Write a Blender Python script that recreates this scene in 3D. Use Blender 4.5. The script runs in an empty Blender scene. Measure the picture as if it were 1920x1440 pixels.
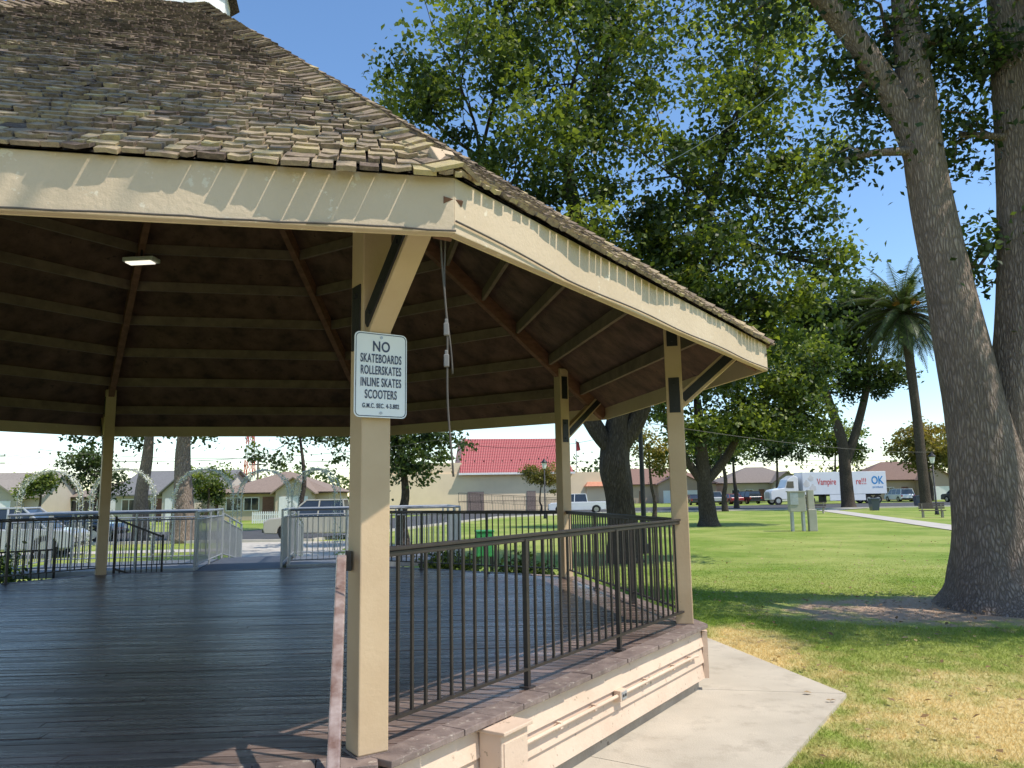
import bpy, math, random
import numpy as np
from mathutils import Vector, Matrix, Euler, Quaternion
random.seed(7); RNG=np.random.default_rng(7)
scene=bpy.context.scene
COL=scene.collection
sin,cos,rad=math.sin,math.cos,math.radians

# ------------------------------------------------------------------ materials
def newmat(name):
    m=bpy.data.materials.new(name); m.use_nodes=True
    nt=m.node_tree; nt.nodes.clear()
    out=nt.nodes.new('ShaderNodeOutputMaterial')
    return m,nt,out
def nd(nt,t,ins=None,**kw):
    n=nt.nodes.new(t)
    for k,v in kw.items(): setattr(n,k,v)
    if ins:
        for k,v in ins.items():
            s=n.inputs[k]
            if isinstance(v,bpy.types.NodeSocket): nt.links.new(v,s)
            else: s.default_value=v
    return n
def rgba(c): return (c[0],c[1],c[2],1.0)
def mixc(nt,f,a,b,mode='MIX'):
    n=nt.nodes.new('ShaderNodeMix'); n.data_type='RGBA'; n.blend_type=mode
    for idx,v in ((0,f),(6,a),(7,b)):
        if isinstance(v,bpy.types.NodeSocket): nt.links.new(v,n.inputs[idx])
        else: n.inputs[idx].default_value=v
    return n.outputs[2]
def ramp(nt,f,stops):
    r=nd(nt,'ShaderNodeValToRGB',{'Fac':f}); cr=r.color_ramp
    while len(cr.elements)<len(stops): cr.elements.new(0.5)
    for e,(p,c) in zip(cr.elements,stops):
        e.position=p; e.color=rgba(c) if not isinstance(c,(int,float)) else (c,c,c,1)
    return r.outputs['Color']
def noise(nt,vec,scale,detail=5,rough=.6):
    return nd(nt,'ShaderNodeTexNoise',{'Vector':vec,'Scale':scale,'Detail':detail,'Roughness':rough}).outputs['Fac']
def pmat(name,c1,c2,scale=4,rough=.7,bump=.2,bscale=None,stretch=(1,1,1),metal=0,spec=.4,island=0,
         speck=None,speckscale=30,speckth=.62,tint=None,coat=0,world=False,speckw=.04):
    m,nt,out=newmat(name)
    if world: src=nd(nt,'ShaderNodeNewGeometry').outputs['Position']
    else: src=nd(nt,'ShaderNodeTexCoord').outputs['Object']
    vec=nd(nt,'ShaderNodeMapping',{'Vector':src,'Scale':stretch}).outputs['Vector']
    nz=noise(nt,vec,scale)
    f=ramp(nt,nz,[(.3,0.0),(.7,1.0)])
    col=mixc(nt,f,rgba(c1),rgba(c2))
    if speck is not None:
        s=noise(nt,vec,speckscale,6,.7); sf=ramp(nt,s,[(speckth,0.0),(speckth+speckw,1.0)])
        col=mixc(nt,sf,col,rgba(speck))
    if island:
        rnd=nd(nt,'ShaderNodeNewGeometry').outputs['Random Per Island']
        v=nd(nt,'ShaderNodeMapRange',{'Value':rnd,'To Min':1-island,'To Max':1+island}).outputs[0]
        hs=nd(nt,'ShaderNodeHueSaturation',{'Color':col,'Value':v}); col=hs.outputs[0]
    b=nd(nt,'ShaderNodeBsdfPrincipled',{'Base Color':col,'Roughness':rough,'Metallic':metal})
    b.inputs['Specular IOR Level'].default_value=spec
    if coat: b.inputs['Coat Weight'].default_value=coat
    if bump:
        bn=noise(nt,vec,bscale or scale*6,6,.65)
        bp=nd(nt,'ShaderNodeBump',{'Height':bn,'Strength':bump,'Distance':.02})
        nt.links.new(bp.outputs[0],b.inputs['Normal'])
    nt.links.new(b.outputs[0],out.inputs[0])
    return m
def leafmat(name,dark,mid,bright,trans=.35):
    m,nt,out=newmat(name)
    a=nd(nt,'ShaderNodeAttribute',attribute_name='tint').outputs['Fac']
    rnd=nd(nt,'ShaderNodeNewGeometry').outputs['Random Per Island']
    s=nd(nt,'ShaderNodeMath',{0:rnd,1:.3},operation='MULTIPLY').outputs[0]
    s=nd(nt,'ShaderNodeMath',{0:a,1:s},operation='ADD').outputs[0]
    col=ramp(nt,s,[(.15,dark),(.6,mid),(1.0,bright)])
    b=nd(nt,'ShaderNodeBsdfPrincipled',{'Base Color':col,'Roughness':.48}); b.inputs['Specular IOR Level'].default_value=.3
    tc=mixc(nt,1.0,col,(1.6,1.7,.7,1),'MULTIPLY')
    t=nd(nt,'ShaderNodeBsdfTranslucent',{'Color':tc})
    mx=nd(nt,'ShaderNodeMixShader',{0:trans,1:b.outputs[0],2:t.outputs[0]})
    nt.links.new(mx.outputs[0],out.inputs[0])
    return m
def emis(name,c,s):
    m,nt,out=newmat(name)
    e=nd(nt,'ShaderNodeEmission',{'Color':rgba(c),'Strength':s}); nt.links.new(e.outputs[0],out.inputs[0]); return m

M={}
M['cream']=pmat('cream_paint',(.49,.345,.205),(.58,.43,.27),1.8,.55,.12,40,speck=(.32,.23,.15),speckscale=18,speckth=.70)
M['fascia']=pmat('weathered_fascia_paint',(.55,.42,.275),(.63,.495,.34),1.2,.6,.25,30,speck=(.69,.59,.44),speckscale=9,speckth=.62)
M['siding']=pmat('peeling_siding_paint',(.62,.45,.325),(.72,.56,.42),2,.65,.25,25,speck=(.40,.30,.21),speckscale=14,speckth=.62,island=.05)
M['iron']=pmat('black_iron',(.012,.012,.013),(.02,.02,.02),8,.5,.15)
M['railblack']=pmat('black_rail_paint',(.026,.021,.02),(.046,.035,.03),10,.4,.1)
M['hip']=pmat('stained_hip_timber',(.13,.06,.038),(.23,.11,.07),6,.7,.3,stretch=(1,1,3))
M['purlin']=pmat('dark_purlin_timber',(.15,.105,.08),(.25,.18,.135),4,.75,.3)
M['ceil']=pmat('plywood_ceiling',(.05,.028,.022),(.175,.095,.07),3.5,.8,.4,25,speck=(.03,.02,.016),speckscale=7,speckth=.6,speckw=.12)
M['concrete']=pmat('pad_concrete',(.44,.385,.30),(.56,.49,.385),1.3,.85,.3,60,speck=(.38,.325,.25),speckscale=3,speckth=.52,speckw=.2)
M['footing']=pmat('footing_concrete',(.30,.25,.19),(.42,.36,.28),3,.85,.4,30,speck=(.18,.15,.11),speckscale=6,speckth=.6)
M['rim']=pmat('deck_rim_paint',(.15,.11,.095),(.27,.205,.175),9,.55,.4,30,island=.16,speck=(.40,.34,.28),speckscale=16,speckth=.6)
M['white']=pmat('sign_white',(.74,.75,.74),(.80,.80,.79),3,.35,.03,speck=(.58,.56,.52),speckscale=22,speckth=.76)
M['ink']=pmat('sign_ink',(.03,.04,.08),(.045,.055,.10),5,.4,0)
M['galv']=pmat('galvanised_steel',(.36,.37,.39),(.48,.49,.50),6,.42,.05,metal=.6)
M['platdeck']=pmat('platform_panel',(.10,.11,.13),(.15,.16,.18),4,.5,.1)
M['asphalt']=pmat('asphalt',(.055,.055,.057),(.08,.078,.075),.6,.9,.3,80,world=True)
M['rampblue']=pmat('walkway_rubber',(.055,.065,.085),(.075,.085,.105),2,.6,.2,60)
M['path']=pmat('path_concrete',(.42,.38,.32),(.52,.48,.41),1,.9,.1,world=True)
M['kerb']=M['path']
M['glass']=pmat('window_glass',(.02,.025,.03),(.035,.04,.05),2,.08,0,spec=.8)
M['tyre']=pmat('tyre_rubber',(.012,.012,.012),(.02,.02,.02),9,.85,.1)
M['rim_metal']=pmat('wheel_rim',(.35,.35,.36),(.45,.45,.46),5,.3,0,metal=.8)
M['cord']=pmat('old_cord',(.07,.06,.05),(.12,.10,.08),12,.7,.1)
M['plug']=pmat('plug_plastic',(.16,.15,.14),(.22,.2,.18),8,.5,.05)
M['handrail']=pmat('worn_handrail',(.16,.09,.07),(.38,.30,.27),14,.22,.15,spec=.7,coat=.4)
M['whitepaint']=pmat('white_paint',(.72,.71,.68),(.80,.79,.76),3,.5,.05)
M['light']=emis('lamp_panel_lit',(1.0,.93,.75),1.3)
M['cupola']=pmat('cupola_white',(.7,.69,.66),(.78,.77,.74),3,.5,.1)

def bark(name,c1,c2,vs=1.0):
    m,nt,out=newmat(name)
    src=nd(nt,'ShaderNodeTexCoord').outputs['Object']
    vec=nd(nt,'ShaderNodeMapping',{'Vector':src,'Scale':(15*vs,15*vs,2.8*vs)}).outputs['Vector']
    nz=noise(nt,vec,1.6,9,.75)
    dv=nd(nt,'ShaderNodeVectorMath',{0:vec,1:nd(nt,'ShaderNodeTexNoise',{'Vector':vec,'Scale':1.1,'Detail':5}).outputs['Color']},operation='ADD').outputs[0]
    vo=nd(nt,'ShaderNodeTexVoronoi',{'Vector':dv,'Scale':1.6},feature='DISTANCE_TO_EDGE').outputs['Distance']
    vr=ramp(nt,vo,[(0.0,0.0),(.32,1.0)])
    col=mixc(nt,ramp(nt,nz,[(.3,0.0),(.7,1.0)]),rgba(c1),rgba(c2))
    dk=mixc(nt,vr,(.5,.48,.46,1),(1,1,1,1)); col=mixc(nt,1.0,col,dk,'MULTIPLY')
    big=noise(nt,src,.8,3); col=mixc(nt,1.0,col,ramp(nt,big,[(.3,(.75,.75,.75)),(.7,(1.1,1.08,1.05))]),'MULTIPLY')
    b=nd(nt,'ShaderNodeBsdfPrincipled',{'Base Color':col,'Roughness':.9}); b.inputs['Specular IOR Level'].default_value=.2
    h=mixc(nt,.5,vr,nz)
    bp=nd(nt,'ShaderNodeBump',{'Height':h,'Strength':.95,'Distance':.05}); nt.links.new(bp.outputs[0],b.inputs['Normal'])
    nt.links.new(b.outputs[0],out.inputs[0]); return m
M['bark']=bark('grey_brown_bark',(.28,.215,.175),(.50,.40,.33))
M['barkdark']=bark('dark_bark',(.09,.07,.055),(.18,.145,.115))
M['leaf']=leafmat('green_leaf',(.022,.038,.014),(.058,.088,.024),(.25,.28,.05),.38)
M['leaf2']=leafmat('dark_leaf',(.014,.028,.013),(.036,.06,.02),(.10,.135,.035),.32)
M['leaf3']=leafmat('yellowing_leaf',(.05,.06,.015),(.14,.13,.03),(.30,.21,.05),.35)
M['palmleaf']=leafmat('palm_leaf',(.04,.06,.025),(.08,.11,.04),(.16,.19,.07),.2)
M['flower']=leafmat('white_flower',(.32,.30,.25),(.54,.52,.47),(.72,.70,.64),.2)
M['dead']=leafmat('dead_leaf',(.12,.07,.03),(.25,.15,.07),(.4,.28,.15),.1)

def shinglemat():
    m,nt,out=newmat('cedar_shingle')
    a=nd(nt,'ShaderNodeAttribute',attribute_name='tint').outputs['Fac']
    src=nd(nt,'ShaderNodeTexCoord').outputs['Object']
    n1=noise(nt,src,26,7,.75); n2=noise(nt,src,95,5,.7)
    s=nd(nt,'ShaderNodeMath',{0:n1,1:.5},operation='SUBTRACT').outputs[0]
    s=nd(nt,'ShaderNodeMath',{0:s,1:1.1},operation='MULTIPLY').outputs[0]
    s=nd(nt,'ShaderNodeMath',{0:a,1:s},operation='ADD').outputs[0]
    col=ramp(nt,s,[(0.0,(.05,.035,.028)),(.35,(.13,.095,.073)),(.62,(.265,.20,.14)),(.85,(.40,.31,.195)),(1.0,(.50,.40,.20))])
    sp=ramp(nt,n2,[(.58,0.0),(.66,1.0)]); col=mixc(nt,nd(nt,'ShaderNodeMath',{0:sp,1:.5},operation='MULTIPLY').outputs[0],col,(.06,.045,.033,1))
    b=nd(nt,'ShaderNodeBsdfPrincipled',{'Base Color':col,'Roughness':.95}); b.inputs['Specular IOR Level'].default_value=.1
    bp=nd(nt,'ShaderNodeBump',{'Height':n1,'Strength':.9,'Distance':.010}); nt.links.new(bp.outputs[0],b.inputs['Normal'])
    nt.links.new(b.outputs[0],out.inputs[0]); return m
M['shingle']=shinglemat()
def deckmat():
    m,nt,out=newmat('painted_deck_boards')
    src=nd(nt,'ShaderNodeTexCoord').outputs['Object']
    v=nd(nt,'ShaderNodeMapping',{'Vector':src,'Rotation':(0,0,rad(-4)),'Scale':(.8,22,1)}).outputs['Vector']
    n1=noise(nt,v,3,8,.72); n2=noise(nt,src,.8,6,.65); n4=noise(nt,v,.9,4,.6)
    rnd=nd(nt,'ShaderNodeNewGeometry').outputs['Random Per Island']
    col=ramp(nt,n1,[(.3,(.06,.036,.028)),(.52,(.15,.10,.08)),(.72,(.32,.24,.20))])
    col=mixc(nt,ramp(nt,n2,[(.42,0.0),(.72,.7)]),col,(.25,.185,.15,1))
    val=nd(nt,'ShaderNodeMapRange',{'Value':rnd,'To Min':.6,'To Max':1.4}).outputs[0]
    col=nd(nt,'ShaderNodeHueSaturation',{'Color':col,'Value':val}).outputs[0]
    r=nd(nt,'ShaderNodeMapRange',{'Value':n4,'From Min':.3,'From Max':.7,'To Min':.18,'To Max':.42}).outputs[0]
    b=nd(nt,'ShaderNodeBsdfPrincipled',{'Base Color':col,'Roughness':r}); b.inputs['Specular IOR Level'].default_value=.45
    bp=nd(nt,'ShaderNodeBump',{'Height':n1,'Strength':.35,'Distance':.006}); nt.links.new(bp.outputs[0],b.inputs['Normal'])
    nt.links.new(b.outputs[0],out.inputs[0]); return m
M['deck']=deckmat()
def lawnmat(name,gain=1.0,trans=0):
    m,nt,out=newmat(name)
    pos=nd(nt,'ShaderNodeNewGeometry').outputs['Position']
    def dist(cx,cy,sx,sy):
        mp=nd(nt,'ShaderNodeMapping',{'Vector':pos,'Location':(-cx/sx,-cy/sy,0),'Scale':(1/sx,1/sy,0)}).outputs['Vector']
        return nd(nt,'ShaderNodeVectorMath',{0:mp},operation='LENGTH').outputs['Value']
    n1=noise(nt,pos,.25,4,.6); n2=noise(nt,pos,2.2,6,.65); n3=noise(nt,pos,28,5,.7)
    g=mixc(nt,ramp(nt,n2,[(.3,0.0),(.7,1.0)]),(.13,.205,.022,1),(.23,.305,.05,1))
    g=mixc(nt,ramp(nt,n1,[(.40,0.0),(.62,.75)]),g,(.37,.38,.11,1))
    g=mixc(nt,1.0,g,ramp(nt,n3,[(.3,(.6,.6,.6)),(.7,(1.3,1.3,1.3))]),'MULTIPLY')
    def mask(d,n,w,lo,hi):
        s=nd(nt,'ShaderNodeMath',{0:n,1:.5},operation='SUBTRACT').outputs[0]
        s=nd(nt,'ShaderNodeMath',{0:s,1:w},operation='MULTIPLY').outputs[0]
        s=nd(nt,'ShaderNodeMath',{0:d,1:s},operation='ADD').outputs[0]
        return nd(nt,'ShaderNodeMapRange',{'Value':s,'From Min':lo,'From Max':hi,'To Min':1.0,'To Max':0.0}).outputs[0]
    dry=mixc(nt,n3,(.44,.33,.13,1),(.74,.60,.30,1))
    g=mixc(nt,mask(dist(4.7,6.4,2.5,2.3),n2,2.6,.45,1.2),g,dry)
    g=mixc(nt,mask(dist(3.0,10.0,.7,1.6),n2,2.0,.5,1.2),g,dry)
    dirt=mixc(nt,n3,(.28,.175,.11,1),(.60,.43,.29,1))
    g=mixc(nt,mask(dist(6.9,12.75,2.9,1.7),n2,1.9,.6,1.0),g,dirt)
    if gain!=1.0: g=mixc(nt,1.0,g,(gain,gain,gain,1),'MULTIPLY')
    b=nd(nt,'ShaderNodeBsdfPrincipled',{'Base Color':g,'Roughness':.8}); b.inputs['Specular IOR Level'].default_value=.15
    if not trans:
        bp=nd(nt,'ShaderNodeBump',{'Height':n3,'Strength':.5,'Distance':.03}); nt.links.new(bp.outputs[0],b.inputs['Normal'])
        nt.links.new(b.outputs[0],out.inputs[0])
    else:
        t=nd(nt,'ShaderNodeBsdfTranslucent',{'Color':g})
        mx=nd(nt,'ShaderNodeMixShader',{0:trans,1:b.outputs[0],2:t.outputs[0]}); nt.links.new(mx.outputs[0],out.inputs[0])
    return m
M['lawn']=lawnmat('lawn'); M['blade']=lawnmat('grass_blade',1.35,.45)

# ------------------------------------------------------------------ mesh helpers
class MB:
    def __init__(s): s.v=[]; s.f=[]; s.t=[]; s.tint=0.5
    def add(s,vs,fs):
        o=len(s.v); s.v+= [tuple(p) for p in vs]; s.f+=[tuple(i+o for i in f) for f in fs]; s.t+=[s.tint]*len(fs); return s
    def box(s,c,size,rz=0,R=None):
        hx,hy,hz=[a/2 for a in size]
        if R is None: R=Matrix.Rotation(rz,3,'Z')
        c=Vector(c)
        vs=[c+R@Vector((x*hx,y*hy,z*hz)) for z in(-1,1) for y in(-1,1) for x in(-1,1)]
        return s.add(vs,[(0,2,3,1),(4,5,7,6),(0,1,5,4),(2,6,7,3),(0,4,6,2),(1,3,7,5)])
    def beam(s,p0,p1,w,h,up=(0,0,1)):
        p0=Vector(p0);p1=Vector(p1); d=(p1-p0).normalized(); a=d.cross(Vector(up)).normalized(); b=a.cross(d)
        vs=[p+a*x*w/2+b*y*h/2 for p in(p0,p1) for y in(-1,1) for x in(-1,1)]
        return s.add(vs,[(0,1,3,2),(4,6,7,5),(0,4,5,1),(2,3,7,6),(0,2,6,4),(1,5,7,3)])
    def tube(s,pts,rads,n=8,lump=0,seed=0,cap=True):
        pts=[Vector(p) for p in pts]
        if isinstance(rads,(int,float)): rads=[rads]*len(pts)
        vs=[];ref=None;rr=random.Random(seed); ph=[rr.uniform(0,6.28) for _ in range(4)]
        for i,p in enumerate(pts):
            d=(pts[min(i+1,len(pts)-1)]-pts[max(i-1,0)]).normalized()
            if ref is None:
                ref=Vector((1,0,0)) if abs(d.x)<.9 else Vector((0,1,0))
            a=(ref-d*ref.dot(d)).normalized(); b=d.cross(a); ref=a
            for k in range(n):
                an=2*math.pi*k/n
                r=rads[i]*(1+lump*(.5*sin(3*an+ph[0]+i*.25)+.35*sin(5*an+ph[1]-i*.35)+.3*sin(9*an+ph[2]+i*.6)))
                vs.append(p+a*cos(an)*r+b*sin(an)*r)
        fs=[]
        for i in range(len(pts)-1):
            for k in range(n):
                k2=(k+1)%n; fs.append((i*n+k,i*n+k2,(i+1)*n+k2,(i+1)*n+k))
        if cap: fs.append(tuple(reversed(range(n)))); fs.append(tuple((len(pts)-1)*n+k for k in range(n)))
        return s.add(vs,fs)
    def prism(s,poly,z0,z1):
        n=len(poly); vs=[(x,y,z0) for x,y in poly]+[(x,y,z1) for x,y in poly]
        fs=[tuple(reversed(range(n))),tuple(range(n,2*n))]+[(i,(i+1)%n,(i+1)%n+n,i+n) for i in range(n)]
        return s.add(vs,fs)
    def prismy(s,poly,y0,y1,taper=None):
        n=len(poly); vs=[(x,y0,z) for x,z in poly]+[(x,y1,z) for x,z in poly]
        fs=[tuple(range(n)),tuple(reversed(range(n,2*n)))]+[((i+1)%n,i,i+n,(i+1)%n+n) for i in range(n)]
        return s.add(vs,fs)
BASE={}
def mkobj(name,mesh,parent=None):
    o=bpy.data.objects.new(name,mesh); COL.objects.link(o)
    if parent is not None: o.parent=parent
    return o
def root(name,label,cat,loc=(0,0,0),rot=0,group=None,world=False):
    o=bpy.data.objects.new(name,None); COL.objects.link(o); o.empty_display_size=.3
    o.location=loc; o.rotation_euler=(0,0,rot); o['label']=label; o['category']=cat
    if group:o['group']=group
    BASE[o.name]=Vector(loc) if world else Vector((0,0,0))
    return o
def build(mb,name,mat,off=(0,0,0),smooth=False,tint=False,bevel=0):
    me=bpy.data.meshes.new(name); o=Vector(off)
    me.from_pydata([(v[0]-o.x,v[1]-o.y,v[2]-o.z) for v in mb.v],[],mb.f)
    me.materials.append(mat)
    if smooth: me.polygons.foreach_set('use_smooth',[True]*len(me.polygons))
    if tint:
        a=me.attributes.new('tint','FLOAT','FACE'); a.data.foreach_set('value',mb.t)
    me.update(); return me
def part(r,name,mb,mat,parent=None,smooth=False,tint=False,bevel=0,label=None):
    me=build(mb,name,mat,BASE[r.name],smooth,tint)
    o=mkobj(name,me,parent or r)
    if bevel:
        b=o.modifiers.new('bevel','BEVEL'); b.width=bevel; b.segments=2; b.limit_method='ANGLE'
    if label: o['label']=label
    return o
def struct(name,mb,mat,tint=False,smooth=False):
    o=mkobj(name,build(mb,name,mat,(0,0,0),smooth,tint)); o['kind']='structure'; return o
def single(name,label,cat,mb,mat,loc,smooth=False,kind=None,group=None,tint=False,bevel=0):
    o=mkobj(name,build(mb,name,mat,loc,smooth,tint)); o.location=loc; o['label']=label; o['category']=cat
    if kind:o['kind']=kind
    if group:o['group']=group
    if bevel:
        b=o.modifiers.new('bevel','BEVEL'); b.width=bevel; b.segments=2; b.limit_method='ANGLE'
    return o
def copy_thing(src,loc,rot,label=None):
    n=src.copy(); COL.objects.link(n); n.location=loc; n.rotation_euler=(0,0,rot)
    if label:n['label']=label
    def rec(a,b):
        for c in [x for x in bpy.data.objects if x.parent==a]:
            k=c.copy(); COL.objects.link(k); k.parent=b; rec(c,k)
    rec(src,n); return n
def text_mesh(body,size,mat,name,parent,loc,sx=1.0,ext=.001,bold=0.0,space=1.0):
    cu=bpy.data.curves.new(name,'FONT'); cu.body=body; cu.size=size; cu.align_x='CENTER'; cu.align_y='CENTER'
    cu.extrude=ext; cu.offset=bold; cu.space_character=space
    t=bpy.data.objects.new('tmp',cu); COL.objects.link(t)
    dg=bpy.context.evaluated_depsgraph_get(); dg.update()
    me=bpy.data.meshes.new_from_object(t.evaluated_get(dg)); bpy.data.objects.remove(t)
    me.transform(Matrix.Diagonal((sx,1,1,1))); me.transform(Matrix.Rotation(rad(90),4,'X'))
    me.materials.clear(); me.materials.append(mat)
    o=mkobj(name,me,parent); o.location=loc; return o

def fast_mesh(name,verts,nper,mat,tint):
    F=len(verts)//nper
    me=bpy.data.meshes.new(name)
    me.vertices.add(F*nper); me.vertices.foreach_set('co',verts.astype(np.float32).ravel())
    me.loops.add(F*nper); me.loops.foreach_set('vertex_index',np.arange(F*nper,dtype=np.int32))
    me.polygons.add(F); me.polygons.foreach_set('loop_start',np.arange(0,F*nper,nper,dtype=np.int32))
    me.polygons.foreach_set('loop_total',np.full(F,nper,dtype=np.int32))
    a=me.attributes.new('tint','FLOAT','FACE'); a.data.foreach_set('value',tint.astype(np.float32))
    me.materials.append(mat); me.update(calc_edges=True); return me
def leaf_verts(pos,size,rng,flat=.35):
    n=len(pos)
    nor=rng.normal(size=(n,3)); nor[:,2]+=flat*2; nor/=np.linalg.norm(nor,axis=1,keepdims=True)
    t=rng.normal(size=(n,3)); t[:,2]-=.4; t-=nor*(t*nor).sum(1,keepdims=True); t/=np.linalg.norm(t,axis=1,keepdims=True)
    b=np.cross(nor,t); s=(size*rng.uniform(.6,1.25,n))[:,None]
    v=np.empty((n,4,3)); v[:,0]=pos-t*s*.5; v[:,1]=pos+b*s*.32+nor*s*.08-t*s*.05; v[:,2]=pos+t*s*.5; v[:,3]=pos-b*s*.32+nor*s*.08-t*s*.05
    return v.reshape(-1,3)
def smooth_path(pts,rads,k=5):
    P=[Vector(p) for p in pts]; out=[];ro=[]
    for i in range(len(P)-1):
        p0=P[max(i-1,0)];p1=P[i];p2=P[i+1];p3=P[min(i+2,len(P)-1)]
        for j in range(k):
            t=j/k
            out.append(.5*((2*p1)+(p2-p0)*t+(2*p0-5*p1+4*p2-p3)*t*t+(3*p1-p0-3*p2+p3)*t**3))
            ro.append(rads[i]*(1-t)+rads[i+1]*t)
    out.append(P[-1]); ro.append(rads[-1]); return out,ro
def tree(label,paths,lobes,leaf=.16,nper=70,spread=.45,lm='leaf',bm='bark',seed=1,loc=(0,0,0),cat='tree',branches=7,nseg=14,name='tree',tb=0.0,lump=.08,attach=None,group=None):
    rng=np.random.default_rng(seed); rr=random.Random(seed)
    r=root(name,label,cat,loc,0,group)
    mb=MB(); ends=[]
    for (p,ra) in paths:
        sp,sr=smooth_path(p,ra); mb.tube(sp,sr,nseg,lump,seed); ends+= [(Vector(q),w) for q,w in zip(sp,sr) if q[2]>sp[-1][2]*.45 or len(paths)==1 and q[2]>sp[-1][2]*.5]
    allpos=[];allt=[]
    for (cx,cy,cz,rx,ry,rz,n) in lobes:
        d=rng.normal(size=(n,3)); d/=np.linalg.norm(d,axis=1,keepdims=True)
        rr_=rng.uniform(.35,1.1,n)[:,None]
        cc=np.array([cx,cy,cz])+d*rr_*np.array([rx,ry,rz])
        c0=Vector((cx,cy,cz))
        st,sw=min(ends,key=lambda e:(e[0]-c0).length+rr.uniform(0,.8))
        mid=(st+c0)/2+Vector((rr.uniform(-.3,.3),rr.uniform(-.3,.3),-.1*(c0-st).length*.5))
        w0=min(sw*.6,.16*max(rx,.8)/2+.03); 
        p,ra=smooth_path([st,mid,c0],[w0,w0*.7,w0*.4],4); mb.tube(p,ra,7,0,seed,False)
        for j in range(min(branches,n)):
            e=Vector(cc[j]); s0=p[rr.randint(len(p)//2,len(p)-1)]
            m2=(s0+e)/2+Vector((rr.uniform(-.2,.2),rr.uniform(-.2,.2),.1))
            mb.tube([s0,m2,e],[w0*.35,w0*.2,.012],5,0,0,False)
        k=rng.integers(int(nper*.5),int(nper*1.5),n)
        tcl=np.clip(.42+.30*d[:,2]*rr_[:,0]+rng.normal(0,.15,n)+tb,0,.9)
        idx=np.repeat(np.arange(n),k)
        s=spread*rng.uniform(.5,1.3,n)[idx][:,None]
        off=rng.normal(size=(len(idx),3))*s*np.array([1,1,.6]); off[:,2]-=.12*np.linalg.norm(off[:,:2],axis=1)
        allpos.append(cc[idx]+off); allt.append(tcl[idx])
    trunk=part(r,'trunk',mb,M[bm],smooth=True)
    pos=np.concatenate(allpos); tt=np.concatenate(allt)
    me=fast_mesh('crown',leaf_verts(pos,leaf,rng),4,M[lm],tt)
    mkobj('crown',me,r)
    return r

# ------------------------------------------------------------------ layout constants
C=Vector((-4.03,9.01,0)); RP=5.814; RE=6.755; DZ=.65
def ang(k): return rad(-56+45*k)
def ov(r,k,z=0.0): a=ang(k); return Vector((C.x+r*cos(a),C.y+r*sin(a),z))
ZE=3.43; RISE=4.85
def roofz(r): return ZE+RISE*(1-r/RE)

# ------------------------------------------------------------------ ground
mb=MB()
S=900; mb.add([(-S,-S,0),(S,-S,0),(S,S,0),(-S,S,0)],[(0,1,2,3)]); struct('ground',mb,M['lawn'])
mb=MB()
mb.prism([(C.x+7.22*cos(ang(k)),C.y+7.22*sin(ang(k))) for k in range(8)],-.1,.022)
for k in range(8):
    for f0,f1 in((0,.5),(.5,1)):
        o0=ov(7.28,k).lerp(ov(7.28,k+1),f0); o1=ov(7.28,k).lerp(ov(7.28,k+1),f1); i0=ov(5.7,k).lerp(ov(5.7,k+1),f0); i1=ov(5.7,k).lerp(ov(5.7,k+1),f1)
        d=(o1-o0).normalized()*.004
        mb.prism([(p.x,p.y) for p in(i0+d,o0+d,o1-d,i1-d)],-.05,.035)
g=struct('concrete_path',mb,M['concrete'])
mb=MB()
def sheet(mb,pts,z): mb.add([(x,y,z) for x,y in pts],[tuple(range(len(pts)))])
sheet(mb,[(-5.2,-8),(1.8,-8),(1.8,3.2),(-5.2,3.2)],.016)
struct('entry_path',mb,M['concrete'])
mb=MB(); z=.004
street=[(-90,34),(-9,35),(-1,64),(8,72),(120,86),(120,112),(-4,92),(-16,47),(-90,46)]
sheet(mb,street,z); struct('road',mb,M['asphalt'])
mb=MB()
def strip(mb,pts,w,z0,z1):
    for a,b in zip(pts[:-1],pts[1:]):
        mb.beam((a[0],a[1],(z0+z1)/2),(b[0],b[1],(z0+z1)/2),w,z1-z0)
strip(mb,[(-90,33.7),(-9,34.7),(-1.2,64),(8,71.7),(120,85.7)],.25,-.05,.12); struct('kerb',mb,M['kerb'])
mb=MB()
p=[(34,76),(28,70),(19.8,32.5),(18.6,25),(17.5,10)]
for a,b in zip(p[:-1],p[1:]):
    d=Vector((b[0]-a[0],b[1]-a[1],0)).normalized(); s=Vector((-d.y,d.x,0))*.8
    A=Vector((*a,.03));B=Vector((*b,.03)); mb.add([A-s,B-s,B+s,A+s],[(0,1,2,3)])
struct('footpath',mb,M['path'])
mb=MB(); sheet(mb,[(-8.2,23.2),(-5.7,23.2),(-7,34.5),(-12,34.5)],.008); sheet(mb,[(-30,27),(-2,30),(-2,31.6),(-30,28.6)],.012); struct('park_walk',mb,M['path'])

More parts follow.
